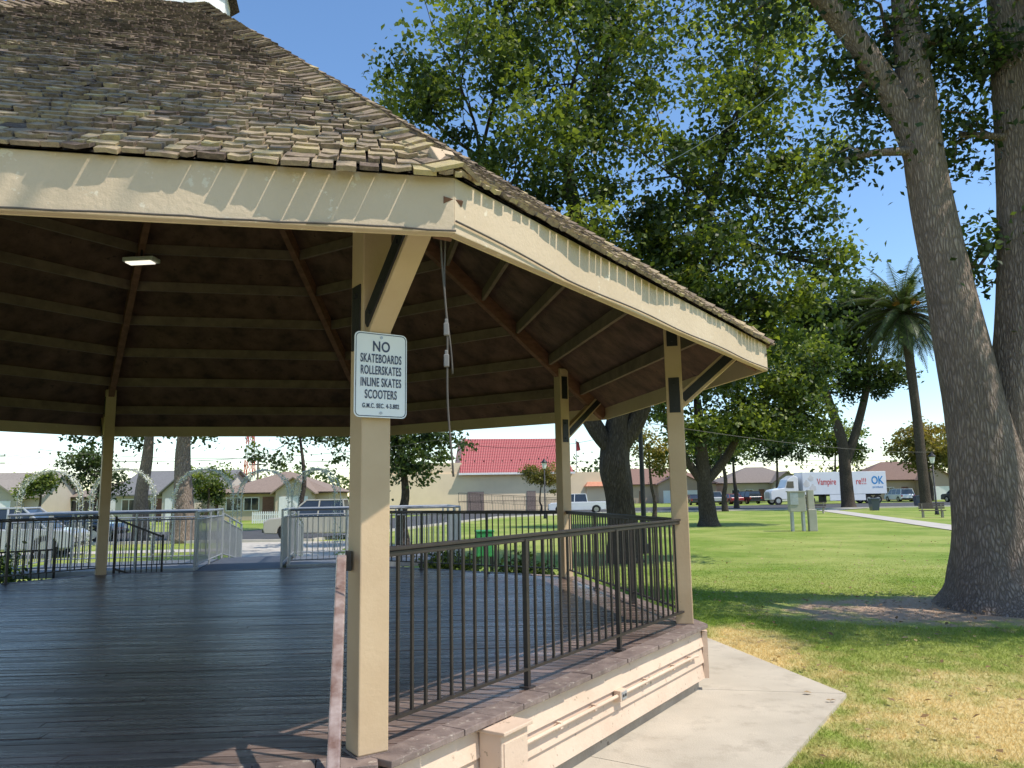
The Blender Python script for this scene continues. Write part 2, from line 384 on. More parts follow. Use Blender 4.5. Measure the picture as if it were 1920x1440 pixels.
# grass blades
def grass():
    rng=np.random.default_rng(3); n=250000
    d=4.5+ (rng.random(n)**1.7)*19; lat=rng.uniform(.0,.85,n); x=lat*d+.3; y=d
    dx=x-C.x; dy=y-C.y; a=np.arctan2(dy,dx); 
    aa=(a-ang(0))%(math.pi/4); R=np.hypot(dx,dy); ap=R*np.cos(aa-math.pi/8)
    keep=ap>7.28*cos(math.pi/8)+.01
    dd=np.hypot((x-6.9)/2.9,(y-12.75)/1.7); keep&=(dd>1.0)|(rng.random(n)<.08)
    dt=np.hypot((x-4.6)/2.6,(y-6.3)/2.4); keep&=(dt>.9)|(rng.random(n)<.6)
    keep&=rng.random(n)<np.clip((24-y)/9,0,1)
    x=x[keep];y=y[keep];n=len(x)
    h=rng.uniform(.018,.05,n)*np.clip((26-y)/14,.3,1); w=.0032*(1+.10*y); th=rng.uniform(0,6.28,n)
    v=np.zeros((n,3,3)); bx=np.cos(th)*w; by=np.sin(th)*w
    lx=rng.normal(0,.7,n)*h; ly=rng.normal(0,.7,n)*h
    v[:,0]=np.stack([x-bx,y-by,np.zeros(n)],1); v[:,1]=np.stack([x+bx,y+by,np.zeros(n)],1); v[:,2]=np.stack([x+lx,y+ly,h],1)
    me=fast_mesh('grass',v.reshape(-1,3),3,M['blade'],rng.random(n)); o=mkobj('grass',me); o['kind']='stuff'; o['label']='short green and straw-coloured lawn grass blades'; o['category']='grass'
    n=1500; d=5.5+rng.random(n)*26; x=rng.uniform(.12,.8,n)*d+1.2; y=d
    x[:350]=rng.normal(6.8,1.5,350); y[:350]=rng.normal(12.8,1.1,350)
    dx=x-C.x; dy=y-C.y; kk=np.hypot(dx,dy)>6.9; x=x[kk];y=y[kk]
    pos=np.stack([x,y,np.full(len(x),.055)],1)
    me=fast_mesh('fallen_leaves',leaf_verts(pos,.075,rng,2.5),4,M['dead'],rng.uniform(.1,.9,len(x)))
    o=mkobj('fallen_leaves',me); o['kind']='stuff'; o['label']='dry brown fallen leaves scattered on the lawn'; o['category']='leaves'
grass()

# ------------------------------------------------------------------ gazebo
gz=root('gazebo','octagonal cream-painted park bandstand with wooden shingle roof','gazebo',(C.x,C.y,0),world=True)
def planks():
    mb=MB(); th=rad(4); R=Matrix.Rotation(th,3,'Z'); pw=.108; r=RP+.06
    poly=[(r*cos(ang(k)-th),r*sin(ang(k)-th)) for k in range(8)]
    y=-r
    while y<r:
        def ext(yy):
            xs=[]
            for i in range(8):
                a=poly[i];b=poly[(i+1)%8]
                if (a[1]-yy)*(b[1]-yy)<0: xs.append(a[0]+(b[0]-a[0])*(yy-a[1])/(b[1]-a[1]))
            return (min(xs),max(xs)) if len(xs)>=2 else None
        y0=y+.004;y1=y+pw-.006; e0=ext(y0);e1=ext(y1)
        if e0 and e1:
            cuts=[0]+sorted(random.uniform(.15,.85) for _ in range(random.choice([1,2,2])))+[1]
            for a,b in zip(cuts[:-1],cuts[1:]):
                zz=DZ+random.uniform(-.002,.001); g=.003; tl=random.uniform(-.001,.001)
                q=[(e0[0]+(e0[1]-e0[0])*a+g,y0,zz+tl),(e0[0]+(e0[1]-e0[0])*b-g,y0,zz+tl),(e1[0]+(e1[1]-e1[0])*b-g,y1,zz-tl),(e1[0]+(e1[1]-e1[0])*a+g,y1,zz-tl)]
                top=[C+R@Vector(pp) for pp in q]; bot=[Vector((t.x,t.y,DZ-.035)) for t in top]
                mb.add(bot+top,[(4,5,6,7),(0,1,5,4),(1,2,6,5),(2,3,7,6),(3,0,4,7)])
        y+=pw
    return mb
deck=part(gz,'deck',planks(),M['deck'])
mb=MB(); r=RP+.1; mb.prism([(C.x+r*cos(ang(k)),C.y+r*sin(ang(k))) for k in range(8)],DZ-.10,DZ-.04); part(gz,'deck_frame',mb,M['barkdark'])
mb=MB(); sd=MB(); ft=MB()
for k in range(8):
    a0=ov(RP+.14,k);a1=ov(RP+.14,k+1); L=(a1-a0).length; d=(a1-a0)/L; nrm=Vector((d.y,-d.x,0))
    n=int(L/.30); 
    for i in range(n):
        p0=a0+d*(L*i/n+.002); p1=a0+d*(L*(i+1)/n-.002)
        j=random.uniform(-.006,.006); mb.beam(p0+Vector((0,0,DZ-.013+j*.5))+nrm*j,p1+Vector((0,0,DZ-.013+j*.3))+nrm*j,.17,.036)
    for i in range(3):
        zb=.15+i*.148; b0=ov(RP+.16,k);b1=ov(RP+.16,k+1)
        vs=[]
        for p in(b0,b1):
            vs+= [Vector((p.x,p.y,zb)),Vector((p.x,p.y,zb+.146))]
        o0=[vs[0]+nrm*.026,vs[1]+nrm*.004,vs[2]+nrm*.026,vs[3]+nrm*.004]
        sd.add([vs[0],vs[1],vs[2],vs[3]]+o0,[(4,6,7,5),(0,2,6,4),(1,5,7,3)])
    pc=ov(RP+.185,k); sd.box((pc.x,pc.y,.37),(.05,.10,.44),ang(k))
r=RP+.11
ft.prism([(C.x+r*cos(ang(k)),C.y+r*sin(ang(k))) for k in range(8)],0.0,.145)
core=MB(); r=RP+.15; core.prism([(C.x+r*cos(ang(k)),C.y+r*sin(ang(k))) for k in range(8)],.148,DZ-.105)
part(gz,'deck_rim',mb,M['rim'],bevel=.004); part(gz,'base_wall',sd,M['siding']); part(gz,'base_core',core,M['footing']); part(gz,'footing',ft,M['footing'],bevel=.01)
st=MB(); a0=ov(RP+.25,7);a1=ov(RP+.25,8); d=(a1-a0).normalized(); nrm=Vector((d.y,-d.x,0)); mid=(a0+a1)/2
for i in range(3):
    zt=DZ-.16*(i+1); c=mid+nrm*(.15+.3*i); st.box((c.x,c.y,zt/2+.02),(3.9,.3,zt),math.atan2(d.y,d.x))
part(gz,'steps',st,M['rim'],bevel=.008)
PW=.168
for k in range(8):
    e=Vector((cos(ang(k)),sin(ang(k)),0)); t=Vector((-e.y,e.x,0)); P=ov(RP,k)
    mb=MB(); mb.box((P.x,P.y,(DZ+.012+3.93)/2),(PW,PW,3.93-DZ-.012),ang(k))
    po=part(gz,'post',mb,M['cream'],bevel=.008)
    bp=MB(); bp.box((P.x,P.y,DZ+.006),(PW+.012,PW+.012,.012),ang(k)); part(gz,'post_foot',bp,M['rim'],parent=po)
    br=MB(); p0=P+e*.02+Vector((0,0,2.84)); p1=P+e*.86+Vector((0,0,3.56)); br.beam(p0,p1,.125,.14,up=(0,0,1))
    part(gz,'knee_brace',br,M['cream'],parent=po,bevel=.006)
    dirb=(p1-p0).normalized(); nb=Vector((0,0,1))-dirb*dirb.z; nb.normalize()
    for s in(-1,1):
        ir=MB(); ir.beam(p0+dirb*.08+t*s*.067,p1-dirb*.08+t*s*.067,.012,.085,up=nb)
        for q in(.15,.35,.6,.9):
            cc=p0+dirb*q+t*s*.074; ir.box(cc,(.022,.012,.022),ang(k))
        part(gz,'brace_plate',ir,M['iron'],parent=po)
        for zc,hh in((2.93,.36),(3.62,.36)):
            ir=MB(); ir.box(P+t*s*(PW/2+.004)+Vector((0,0,zc)),(.11,.008,hh),ang(k))
            for zz in(-.12,.12): ir.box(P+t*s*(PW/2+.012)+Vector((0,0,zc+zz)),(.026,.014,.026),ang(k))
            part(gz,'post_plate',ir,M['iron'],parent=po)
fz0,fz1=3.15,3.42
poly_o=[ov(RE,k) for k in range(8)]; poly_i=[ov(RE-.05,k) for k in range(8)]
for k in range(8):
    a,b=poly_o[k],poly_o[(k+1)%8]; ai,bi=poly_i[k],poly_i[(k+1)%8]
    vs=[Vector((p.x,p.y,z)) for p in(a,b,bi,ai) for z in(fz0,fz1)]
    fs=[(0,2,3,1),(6,4,5,7),(0,6,4,2),(1,3,5,7),(0,1,7,6),(2,4,5,3)]
    mb=MB(); mb.add(vs,fs); part(gz,'fascia_board',mb,M['fascia'],bevel=.004)
ce=MB(); ri=1.2
for k in range(8):
    a=ov(RE-.04,k,roofz(RE)-.10); b=ov(RE-.04,k+1,roofz(RE)-.10); c=ov(ri,k+1,roofz(ri)-.14); d=ov(ri,k,roofz(ri)-.14)
    ce.add([a,b,c,d],[(3,2,1,0)])
ce.add([ov(ri+.05,k,roofz(ri)-.16) for k in range(8)],[tuple(reversed(range(8)))])
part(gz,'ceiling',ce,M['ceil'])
for k in range(8):
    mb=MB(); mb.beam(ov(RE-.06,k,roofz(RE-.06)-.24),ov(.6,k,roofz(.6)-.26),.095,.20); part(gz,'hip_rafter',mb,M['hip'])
pu=MB()
for k in range(8):
    for j in range(10):
        rr=RE-.55-j*.62
        if rr<.8: break
        a=ov(rr,k,roofz(rr)-.22);b=ov(rr,k+1,roofz(rr)-.22); d=(b-a).normalized(); pu.beam(a+d*.05,b-d*.05,.05,.15)
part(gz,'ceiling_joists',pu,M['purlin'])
rf=MB(); rt=.8
for k in range(8):
    rf.add([ov(RE+.01,k,roofz(RE)-.006),ov(RE+.01,k+1,roofz(RE)-.006),ov(rt,k+1,roofz(rt)-.006),ov(rt,k,roofz(rt)-.006)],[(0,1,2,3)])
roof=part(gz,'roof',rf,M['barkdark'])
sh=MB(); rs=random.Random(11)
for k in range(8):
    A=ov(RE+.03,k,roofz(RE+.03)); B=ov(RE+.03,k+1,roofz(RE+.03)); T=Vector((C.x,C.y,roofz(0)))
    m_=(A+B)/2; u=(B-A).normalized(); v=(T-m_).normalized(); n=u.cross(v).normalized(); W=(B-A).length; L=(T-m_).length
    dense = k in(0,7)
    ex=.098 if dense else .14; row=0; vv=-.02
    while vv<L*.87:
        half=W/2*(1-max(vv,0)/L); x=-half+rs.uniform(-.04,.01)
        while x<half:
            w=rs.uniform(.065,.145) if dense else rs.uniform(.18,.3)
            xe=min(x+w,half+.02)
            if xe-x>.03:
                wv=lambda X:.022*sin(X*2.1+row*1.3)+.010*sin(X*5.7+row*2.9)
                j=rs.uniform(-.010,.010); v0a=vv+wv(x)+j; v0b=vv+wv(xe)+j; v1=vv+ex+.13; th=rs.uniform(.013,.022); lift=rs.uniform(.014,.024)
                s=max(vv,0)/L
                sh.tint=min(1,max(0,rs.gauss(.52,.13)+.22*max(0,1-s*3.5)-.14*(s>.35)+(.20*rs.random() if half-abs(x)<.25 else 0)))
                g=rs.uniform(.004,.009); xm=(x+xe)/2; cup=rs.uniform(-.003,.008); l2=rs.uniform(-.004,.006)
                bl=[(x+g,v0a,lift+cup),(xm,(v0a+v0b)/2+rs.uniform(-.006,.006),lift),(xe-g,v0b,lift+l2+cup),(xe-g,v1,.004),(xm,v1,.002),(x+g,v1,.004)]
                bot=[m_+u*a_+v*b_+n*(c_-.004) for a_,b_,c_ in bl]; top=[m_+u*a_+v*b_+n*(c_+th*(1 if i<3 else .4)) for i,(a_,b_,c_) in enumerate(bl)]
                sh.add(bot+top,[(6,7,10,11),(7,8,9,10),(0,1,7,6),(1,2,8,7),(2,3,9,8),(5,0,6,11)])
            x=xe
        vv+=ex; row+=1
part(gz,'roof_shingles',sh,M['shingle'],parent=roof,tint=True)
hc=MB()
for k in range(8):
    A=ov(RE+.05,k,roofz(RE+.05)+.02); T=Vector((C.x,C.y,roofz(0)+.02)); d=(T-A).normalized(); side=d.cross(Vector((0,0,1))).normalized(); up=side.cross(d)
    L=(T-A).length*.87; s=0
    while s<L:
        for sg in(-1,1):
            hc.tint=min(1,max(0,rs.gauss(.72,.16)-.25*(s/L)))
            p=A+d*(s+rs.uniform(-.012,.012)); q=A+d*(s+.24)
            lf=.030+rs.uniform(0,.016); a=side*sg; w=rs.uniform(.10,.14); drop=up*(-.055)
            v=[p+up*lf,p+a*w+drop+up*lf,q+a*w+drop+up*.004,q+up*.004]
            hc.add(v+[x+up*.020 for x in v],[(4,5,6,7) if sg<0 else (7,6,5,4),(0,1,5,4),(1,2,6,5),(3,0,4,7),(0,3,2,1)])
        s+=.115
part(gz,'roof_hip_cap',hc,M['shingle'],parent=roof,tint=True)
cu=MB(); r=.74
cu.prism([(C.x+r*cos(ang(k)),C.y+r*sin(ang(k))) for k in range(8)],roofz(.8)-.04,roofz(.8)+.08)
r=.5; cu.prism([(C.x+r*cos(ang(k)),C.y+r*sin(ang(k))) for k in range(8)],roofz(.8)+.08,roofz(.8)+.6)
cp=part(gz,'cupola',cu,M['cupola'],bevel=.01)
cr=MB(); z0=roofz(.8)+.6
for k in range(8): cr.add([ov(.62,k,z0),ov(.62,k+1,z0),(C.x,C.y,z0+.5)],[(0,1,2)])
cr.add([ov(.62,k,z0) for k in range(8)],[tuple(reversed(range(8)))]); part(gz,'cupola_roof',cr,M['barkdark'],parent=cp)
def railing(k):
    a=ov(RP+.02,k); b=ov(RP+.02,k+1); L=(b-a).length; d=(b-a)/L
    e=root('railing','x','x',(0,0,0)); BASE[e.name]=Vector((C.x,C.y,0)); del e['label']; del e['category']; e.parent=gz
    mb=MB(); z=Vector((0,0,DZ+1.02)); mb.beam(a+d*.09+z,b-d*.09+z,.045,.022); mb.beam(a+d*.09+z-Vector((0,0,.028)),b-d*.09+z-Vector((0,0,.028)),.022,.03); part(e,'top_rail',mb,M['railblack'],bevel=.004)
    mb=MB(); z=Vector((0,0,DZ+.13)); mb.beam(a+d*.09+z,b-d*.09+z,.035,.018); part(e,'bottom_rail',mb,M['railblack'])
    bm_=MB(); bm_.box((0,0,.43),(.016,.016,.86),math.atan2(d.y,d.x)); bme=build(bm_,'baluster',M['railblack'])
    pm=MB(); pm.box((0,0,.50),(.034,.034,.98),math.atan2(d.y,d.x)); pm.box((0,0,.008),(.08,.08,.014),math.atan2(d.y,d.x)); pme=build(pm,'railing_post',M['railblack'])
    n=int((L-.2)/.118)
    posts={round(n/3),round(2*n/3)}
    for i in range(1,n):
        p=a+d*(.1+(L-.2)*i/n)
        if i in posts: o=mkobj('railing_post',pme,e); o.location=(p.x-C.x,p.y-C.y,DZ+.004)
        else: o=mkobj('baluster',bme,e); o.location=(p.x-C.x,p.y-C.y,DZ+.135)
for k in(0,1,2,4,5,6): railing(k)
N=ov(RP,0); out_=Vector((.199,-.98,0)); lf=Vector((-.98,-.199,0))
h0=N+lf*.14+Vector((0,0,DZ+.99)); h1=h0+out_*.12; h2=h0+out_*1.45+Vector((0,0,-.82))
hr=MB(); hr.beam(h0-out_*.05,h1,.05,.035); hr.beam(h1,h2,.05,.035); 
ho=part(gz,'handrail',hr,M['handrail'],bevel=.008)
hb=MB()
hb.beam(h1-Vector((0,0,.05)),h2-Vector((0,0,.05)),.03,.05); hb.beam(h1-Vector((0,0,.75)),h2-Vector((0,0,.75)),.03,.03)
for t_ in (.02,.25,.5,.75,.98):
    p=h1.lerp(h2,t_); hb.beam(p-Vector((0,0,.05)),p-Vector((0,0,.78)),.02,.02,up=(0,1,0))
hb.box(N+lf*.105+Vector((0,0,DZ+.97)),(.03,.08,.10),rad(11))
part(gz,'handrail_frame',hb,M['railblack'],parent=ho)

# ------------------------------------------------------------------ sign
sg_n=Vector((cos(ang(0)),sin(ang(0)),0)); sg_t=Vector((-sg_n.y,sg_n.x,0))
sp=N+sg_n*.125+sg_t*.005+Vector((0,0,2.60))
sg=root('regulation_sign','white rectangular metal sign listing banned skates, screwed to post','sign',sp,ang(0)+rad(90))
def rrect(w,h,r,n=6):
    pts=[]
    for cx,cz,a0 in((w/2-r,h/2-r,0),(-w/2+r,h/2-r,90),(-w/2+r,-h/2+r,180),(w/2-r,-h/2+r,270)):
        for i in range(n+1): a=rad(a0+90*i/n); pts.append((cx+r*cos(a),cz+r*sin(a)))
    return pts
mb=MB(); mb.prismy(rrect(.305,.46,.03),-.002,.002); pl=part(sg,'sign_plate',mb,M['white'])
mb=MB(); o_=rrect(.293,.448,.026);i_=rrect(.285,.440,.023); n=len(o_)
mb.add([(x,-.0035,z) for x,z in o_]+[(x,-.0035,z) for x,z in i_],[(i,(i+1)%n,(i+1)%n+n,i+n) for i in range(n)]); part(sg,'sign_border',mb,M['ink'],parent=pl)
for body,z,size,sx,b in(('NO',.152,.078,.80,.0014),('SKATEBOARDS',.086,.066,.50,.0009),('ROLLERSKATES',.022,.066,.485,.0009),('INLINE SKATES',-.043,.066,.495,.0009),('SCOOTERS',-.108,.066,.53,.0009),('G.M.C. SEC. 4-3.802',-.168,.034,.68,.0006)):
    text_mesh(body,size,M['ink'],'sign_lettering',sg,(0,-.0038,z),sx=sx,bold=b,space=1.10)
for z in(.205,-.205):
    mb=MB(); mb.tube([(0,.030,z),(0,-.007,z)],.008,10); part(sg,'sign_bolt',mb,M['galv'])

# ------------------------------------------------------------------ hanging cord, light, conduit, box
cb=Vector((-.33,3.56,0))
co=root('hanging_cord','twisted electrical cord with plug joints hanging from the eave corner','cord',(cb.x,cb.y,3.3),world=True)
mb=MB()
pts=[(cb.x-.006*sin(i*.9)+.004*i,cb.y,3.30-i*.105) for i in range(0,13)]
p,r_=smooth_path(pts,[.005]*len(pts),3); mb.tube(p,r_,7)
pts=[(cb.x+.010*cos(i*.8)+.004*i+.01,cb.y+.01,3.32-i*.1) for i in range(0,9)]
p,r_=smooth_path(pts,[.0045]*len(pts),3); mb.tube(p,r_,7)
mb.tube([(cb.x-.06,cb.y+.03,3.31),(cb.x,cb.y,3.32),(cb.x+.04,cb.y,3.29),(cb.x+.02,cb.y,3.2)],.006,7)
part(co,'cable',mb,M['cord'],smooth=True)
for zz in(2.73,2.58):
    mb=MB(); mb.box((cb.x+.025,cb.y-.01,zz),(.024,.024,.06)); mb.box((cb.x+.025,cb.y-.01,zz+.038),(.015,.015,.025)); part(co,'plug',mb,M['plug'],bevel=.004)
mb=MB(); pts=[];pts2=[]
a=ov(RE+.012,7,0);b=ov(RE+.012,8,0)
for i in range(41): q=a.lerp(b,i/40); pts.append((q.x,q.y,3.160+.003*sin(i*.9)+.002*sin(i*2.7)))
mb.tube(pts,.005,6)
a=ov(RE+.012,8,0);b=ov(RE+.012,9,0)
for i in range(41): q=a.lerp(b,i/40); pts2.append((q.x,q.y,3.165+.006*sin(i*.5)+.04*(i<8)*(8-i)/8))
mb.tube(pts2,.005,6)
single('eave_wire','thin old wire stapled along the eave boards','wire',mb,M['cord'],(-.2,3.3,3.16),smooth=True)
r=2.97; lp=ov(r,4,5.58)
li=root('ceiling_light','lit rectangular white work light under the roof rafter','light',lp,rad(-6))
mb=MB(); mb.box((0,0,.03),(.50,.22,.07)); part(li,'housing',mb,M['whitepaint'],bevel=.015)
mb=MB(); mb.box((0,-.02,-.015),(.40,.15,.02)); part(li,'lamp_panel',mb,M['light'])
mb=MB(); mb.tube([(0,0,.06),(0,0,.40)],.015,8); part(li,'bracket',mb,M['iron'])
d0=Vector((cos(rad(56.5)),sin(rad(56.5)),0)); nr=Vector((d0.y,-d0.x,0)); wb=ov(RP+.16,0)
rz=rad(56.5)
bc=wb+d0*.95+nr*.10
eb=root('electrical_box','cream-painted metal electrical box fixed to the base wall','electrical box',(bc.x,bc.y,.0),rz)
mb=MB(); mb.box((0,0,.36),(.28,.16,.46)); part(eb,'cabinet',mb,M['siding'],bevel=.008)
mb=MB(); mb.box((0,-.01,.60),(.31,.20,.022)); part(eb,'lid',mb,M['siding'],bevel=.005)
mb=MB(); mb.box((0,-.083,.35),(.24,.008,.38)); part(eb,'door',mb,M['siding'],bevel=.003)
mb=MB()
def wp(s,z,o=.05): q=wb+d0*s+nr*o; return (q.x,q.y,z)
mb.tube([wp(1.1,.41),wp(4.15,.41),wp(4.22,.41),wp(4.3,.40)],.014,8); mb.tube([wp(.1,.28),wp(.82,.28)],.014,8)
for s in(1.7,2.2,3.1,3.7,4.1): mb.box(wp(s,.41,.042),(.03,.035,.045),rz)
cd=single('conduit_pipe','cream-painted conduit pipe clamped along the base wall','pipe',mb,M['siding'],(wb.x,wb.y,.41),smooth=False)
oc=wp(2.62,.41,.05)
ob=root('outlet_box','small weathered outdoor power outlet box on the base wall','outlet',oc,rz)
mb=MB(); mb.box((0,0,0),(.115,.06,.08)); part(ob,'housing',mb,M['siding'],bevel=.004)
mb=MB(); mb.box((.0,-.033,0),(.08,.006,.055)); pp=part(ob,'cover_plate',mb,M['galv'])
for x in(-.018,.018):
    mb=MB(); mb.tube([(x,-.036,0),(x,-.039,0)],.012,10); part(ob,'socket',mb,M['iron'])

# ------------------------------------------------------------------ ramp and metal platforms
Mid=(ov(RP,3)+ov(RP,4))/2; RZ=rad(11.5)
rp=root('access_ramp','dark rubber-surfaced access ramp with grey metal guard rails','ramp',(Mid.x,Mid.y,0),RZ)
mb=MB(); mb.prism([(-.75,.15),(.75,.15),(.75,3.6),(-.75,3.6)],.55,.63); mb.add([(-.75,3.6,.55),(.75,3.6,.55),(.75,9,-.03),(-.75,9,-.03),(-.75,3.6,.63),(.75,3.6,.63),(.75,9,.03),(-.75,9,.03)],[(4,5,6,7),(0,3,2,1),(0,4,7,3),(1,2,6,5)]); part(rp,'ramp_surface',mb,M['rampblue'])
def mrail(mb,p0,p1,z,h,sp=.11,z1=None):
    if z1 is None:z1=z
    p0=Vector((*p0,z));p1=Vector((*p1,z1));L=(p1-p0).length
    for hh,r in((h,.024),(h-.14,.014),(.09,.014)): mb.tube([p0+Vector((0,0,hh)),p1+Vector((0,0,hh))],r,8)
    n=max(2,int(L/sp))
    for i in range(n+1):
        q=p0.lerp(p1,i/n); big=i%(max(1,n//max(1,round(L/1.2))))==0 or i==n
        if big: mb.tube([q-Vector((0,0,.05)),q+Vector((0,0,h))],.022,8)
        else: mb.box(q+Vector((0,0,(h-.05)/2)),(.014,.014,h-.23))
for a in(-.78,.78):
    mb=MB(); mrail(mb,(a,.55),(a,3.5),.63,1.08); mrail(mb,(a,3.6),(a,6.6),.63,.98,z1=.28); part(rp,'guard_rail',mb,M['galv'],smooth=False)
def platform(a0,a1,label):
    r=root('stage_platform',label,'stage platform',(Mid.x,Mid.y,0),RZ,group='portable stage platforms beside the ramp')
    mb=MB(); mb.box(((a0+a1)/2,2.35,.585),(a1-a0,2.3,.07)); part(r,'platform_deck',mb,M['platdeck'],bevel=.006)
    mb=MB(); mb.box(((a0+a1)/2,1.19,.575),(a1-a0,.02,.11)); part(r,'edge_trim',mb,M['galv'])
    for p,q in(((a0+.05,1.25),(a1-.05,1.25)),((a0+.05,3.45),(a1-.05,3.45)),((a0+.05 if a0<-1 else a1-.05,1.3),(a0+.05 if a0<-1 else a1-.05,3.4))):
        mb=MB(); mrail(mb,p,q,.62,1.08); part(r,'guard_rail',mb,M['galv'])
    n=4
    for i in range(n):
        x=a0+.15+(a1-a0-.3)*i/(n-1)
        for y in(1.3,3.4):
            mb=MB(); mb.tube([(x,y,0),(x,y,.56)],.022,8); part(r,'leg',mb,M['iron'])
    mb=MB()
    for i in range(n-1):
        x0=a0+.15+(a1-a0-.3)*i/(n-1);x1=a0+.15+(a1-a0-.3)*(i+1)/(n-1)
        for y in(1.3,3.4):
            mb.tube([(x0,y,.05),((x0+x1)/2,y,.5)],.014,6); mb.tube([(x1,y,.05),((x0+x1)/2,y,.5)],.014,6)
    part(r,'cross_brace',mb,M['iron'])
    return r
platform(-4.3,-.82,'grey metal stage platform with picket guard rails')
platform(.82,4.35,'grey metal stage platform with picket guard rails beside the steps')
sr=root('stair_railing','black metal stair railing sloping down beside the gazebo','railing',(ov(RP+.3,4).x,ov(RP+.3,4).y,0),RZ)
def brail(mb,p0,p1,h):
    p0=Vector(p0);p1=Vector(p1);L=(p1-p0).length
    for hh in(h,.1): mb.beam(p0+Vector((0,0,hh)),p1+Vector((0,0,hh)),.035,.03)
    n=int(L/.115)
    for i in range(n+1):
        q=p0.lerp(p1,i/n); mb.box(q+Vector((0,0,(h+.0)/2)),(.016,.016,h) if i not in(0,n) else (.035,.035,h+.1))
mb=MB(); brail(mb,(.25,.0,DZ-.02),(.85,.9,.25),.98); part(sr,'sloped_rail',mb,M['railblack'])
mb=MB(); brail(mb,(-3.9,-1.2,.12),(-.9,.5,.12),.95); part(sr,'level_rail',mb,M['railblack'])

# ------------------------------------------------------------------ vehicles
def paint(name,c): return pmat(name,c,[min(1,x*1.08) for x in c],1.5,.3,0,coat=.7,spec=.5)
M['tan']=paint('beige_silver_car_paint',(.40,.37,.31)); M['carwhite']=paint('white_car_paint',(.7,.7,.7)); M['carblue']=paint('dark_blue_car_paint',(.03,.045,.08))
M['carsilver']=paint('silver_car_paint',(.35,.36,.38)); M['carblack']=paint('black_car_paint',(.02,.02,.022)); M['carred']=paint('red_car_paint',(.3,.03,.03))
M['taillight']=pmat('tail_light',(.35,.02,.02),(.4,.03,.03),3,.2,0); M['headlight']=pmat('head_light',(.6,.6,.62),(.7,.7,.7),3,.1,0,spec=.8)
def car(kind,mat,label,loc,rot,group='parked cars along the street'):
    r=root('parked_car' if kind!='pickup' else 'pickup_truck',label,'car' if kind!='pickup' else 'pickup truck',loc,rot,group)
    if kind=='pickup': L,W,bz,tz=5.5,1.95,1.08,1.82; cab=(-.9,1.35); hood=1.35
    elif kind=='suv': L,W,bz,tz=4.8,1.9,1.02,1.74; cab=(-2.25,1.15); hood=1.15
    else: L,W,bz,tz=4.6,1.8,.90,1.42; cab=(-1.75,1.0); hood=1.0
    wx=(-L*.31,L*.31); wr=.37 if kind!='sedan' else .33
    pts=[(-L/2,.38)]
    for w in wx:
        for i in range(9):
            a=math.pi-math.pi*i/8; pts.append((w+(wr+.06)*cos(a),.33+(wr+.06)*sin(a)*.98 if i not in(0,8) else .30))
    pts+=[(L/2-.05,.32),(L/2,.5),(L/2-.03,bz-.22),(L/2-.25,bz-.08),(hood+.05,bz),( -L/2+.05,bz+(0 if kind!='sedan' else .03)),(-L/2,bz-.15)]
    mb=MB(); mb.prismy(pts,-W/2,W/2)
    body=part(r,'body',mb,mat,bevel=.05)
    g=MB(); x0,x1=cab; ins=.22
    b0=[(x0,-W/2+.04,bz-.01),(x1+.35,-W/2+.04,bz-.01),(x1+.35,W/2-.04,bz-.01),(x0,W/2-.04,bz-.01)]
    back=.12 if kind!='sedan' else .75
    t0=[(x0+back,-W/2+ins,tz-.05),(x1-.45,-W/2+ins,tz-.05),(x1-.45,W/2-ins,tz-.05),(x0+back,W/2-ins,tz-.05)]
    g.add(b0+t0,[(0,1,5,4),(1,2,6,5),(2,3,7,6),(3,0,4,7)]); part(r,'window_glass',g,M['glass'])
    rf=MB(); rf.box(((x0+back+x1-.45)/2,0,tz-.025),(x1-.45-x0-back+.06,W-2*ins+.05,.06))
    for (a,b) in((0,4),(1,5),(2,6),(3,7)): rf.beam(b0[a],t0[b-4],.07,.07,up=(0,1,0))
    for f in(.38,.7) if kind!='pickup' else (.5,):
        for s in(-1,1):
            xb=x0+(x1+.2-x0)*f; rf.beam((xb,s*(W/2-.03),bz),(xb-.05,s*(W/2-ins+.01),tz-.05),.07,.05,up=(0,1,0))
    part(r,'roof',rf,mat,parent=body,bevel=.02)
    if kind=='pickup':
        m2=MB(); m2.box((-1.85,0,bz-.0),(1.6,W-.25,.02)); part(r,'bed',m2,M['iron'])
    wm=MB(); wm.tube([(0,-.12,0),(0,.12,0)],wr,20); tme=build(wm,'tyre',M['tyre'])
    rm=MB(); rm.tube([(0,-.125,0),(0,.125,0)],wr*.6,12); rme=build(rm,'rim',M['rim_metal'])
    for x in wx:
        for s in(-1,1):
            e=mkobj('wheel',tme,r); e.location=(x,s*(W/2-.13),wr); q=mkobj('rim',rme,e)
    for s in(-1,1):
        mb=MB(); mb.box((L/2-.03,s*(W/2-.28),bz-.27),(.08,.36,.14)); part(r,'headlight',mb,M['headlight'])
        mb=MB(); mb.box((-L/2+.01,s*(W/2-.12),bz-.2),(.06,.16,.26)); part(r,'taillight',mb,M['taillight'])
    for x in(L/2,-L/2):
        mb=MB(); mb.box((x,0,.45),(.12,W-.1,.16)); part(r,'bumper',mb,M['carblack'],bevel=.03)
    return r
car('pickup',M['tan'],'beige pickup truck parked at the kerb',(-8.7,36.5,0),rad(184))
car('sedan',M['carblue'],'dark blue car parked at the kerb',(-21.5,38,0),rad(2))
car('suv',M['carsilver'],'silver car partly behind the shrubs',(-17.8,27.5,0),rad(12))
car('pickup',M['carwhite'],'white pickup truck parked before the red-roofed building',(6.0,73.6,0),rad(178))
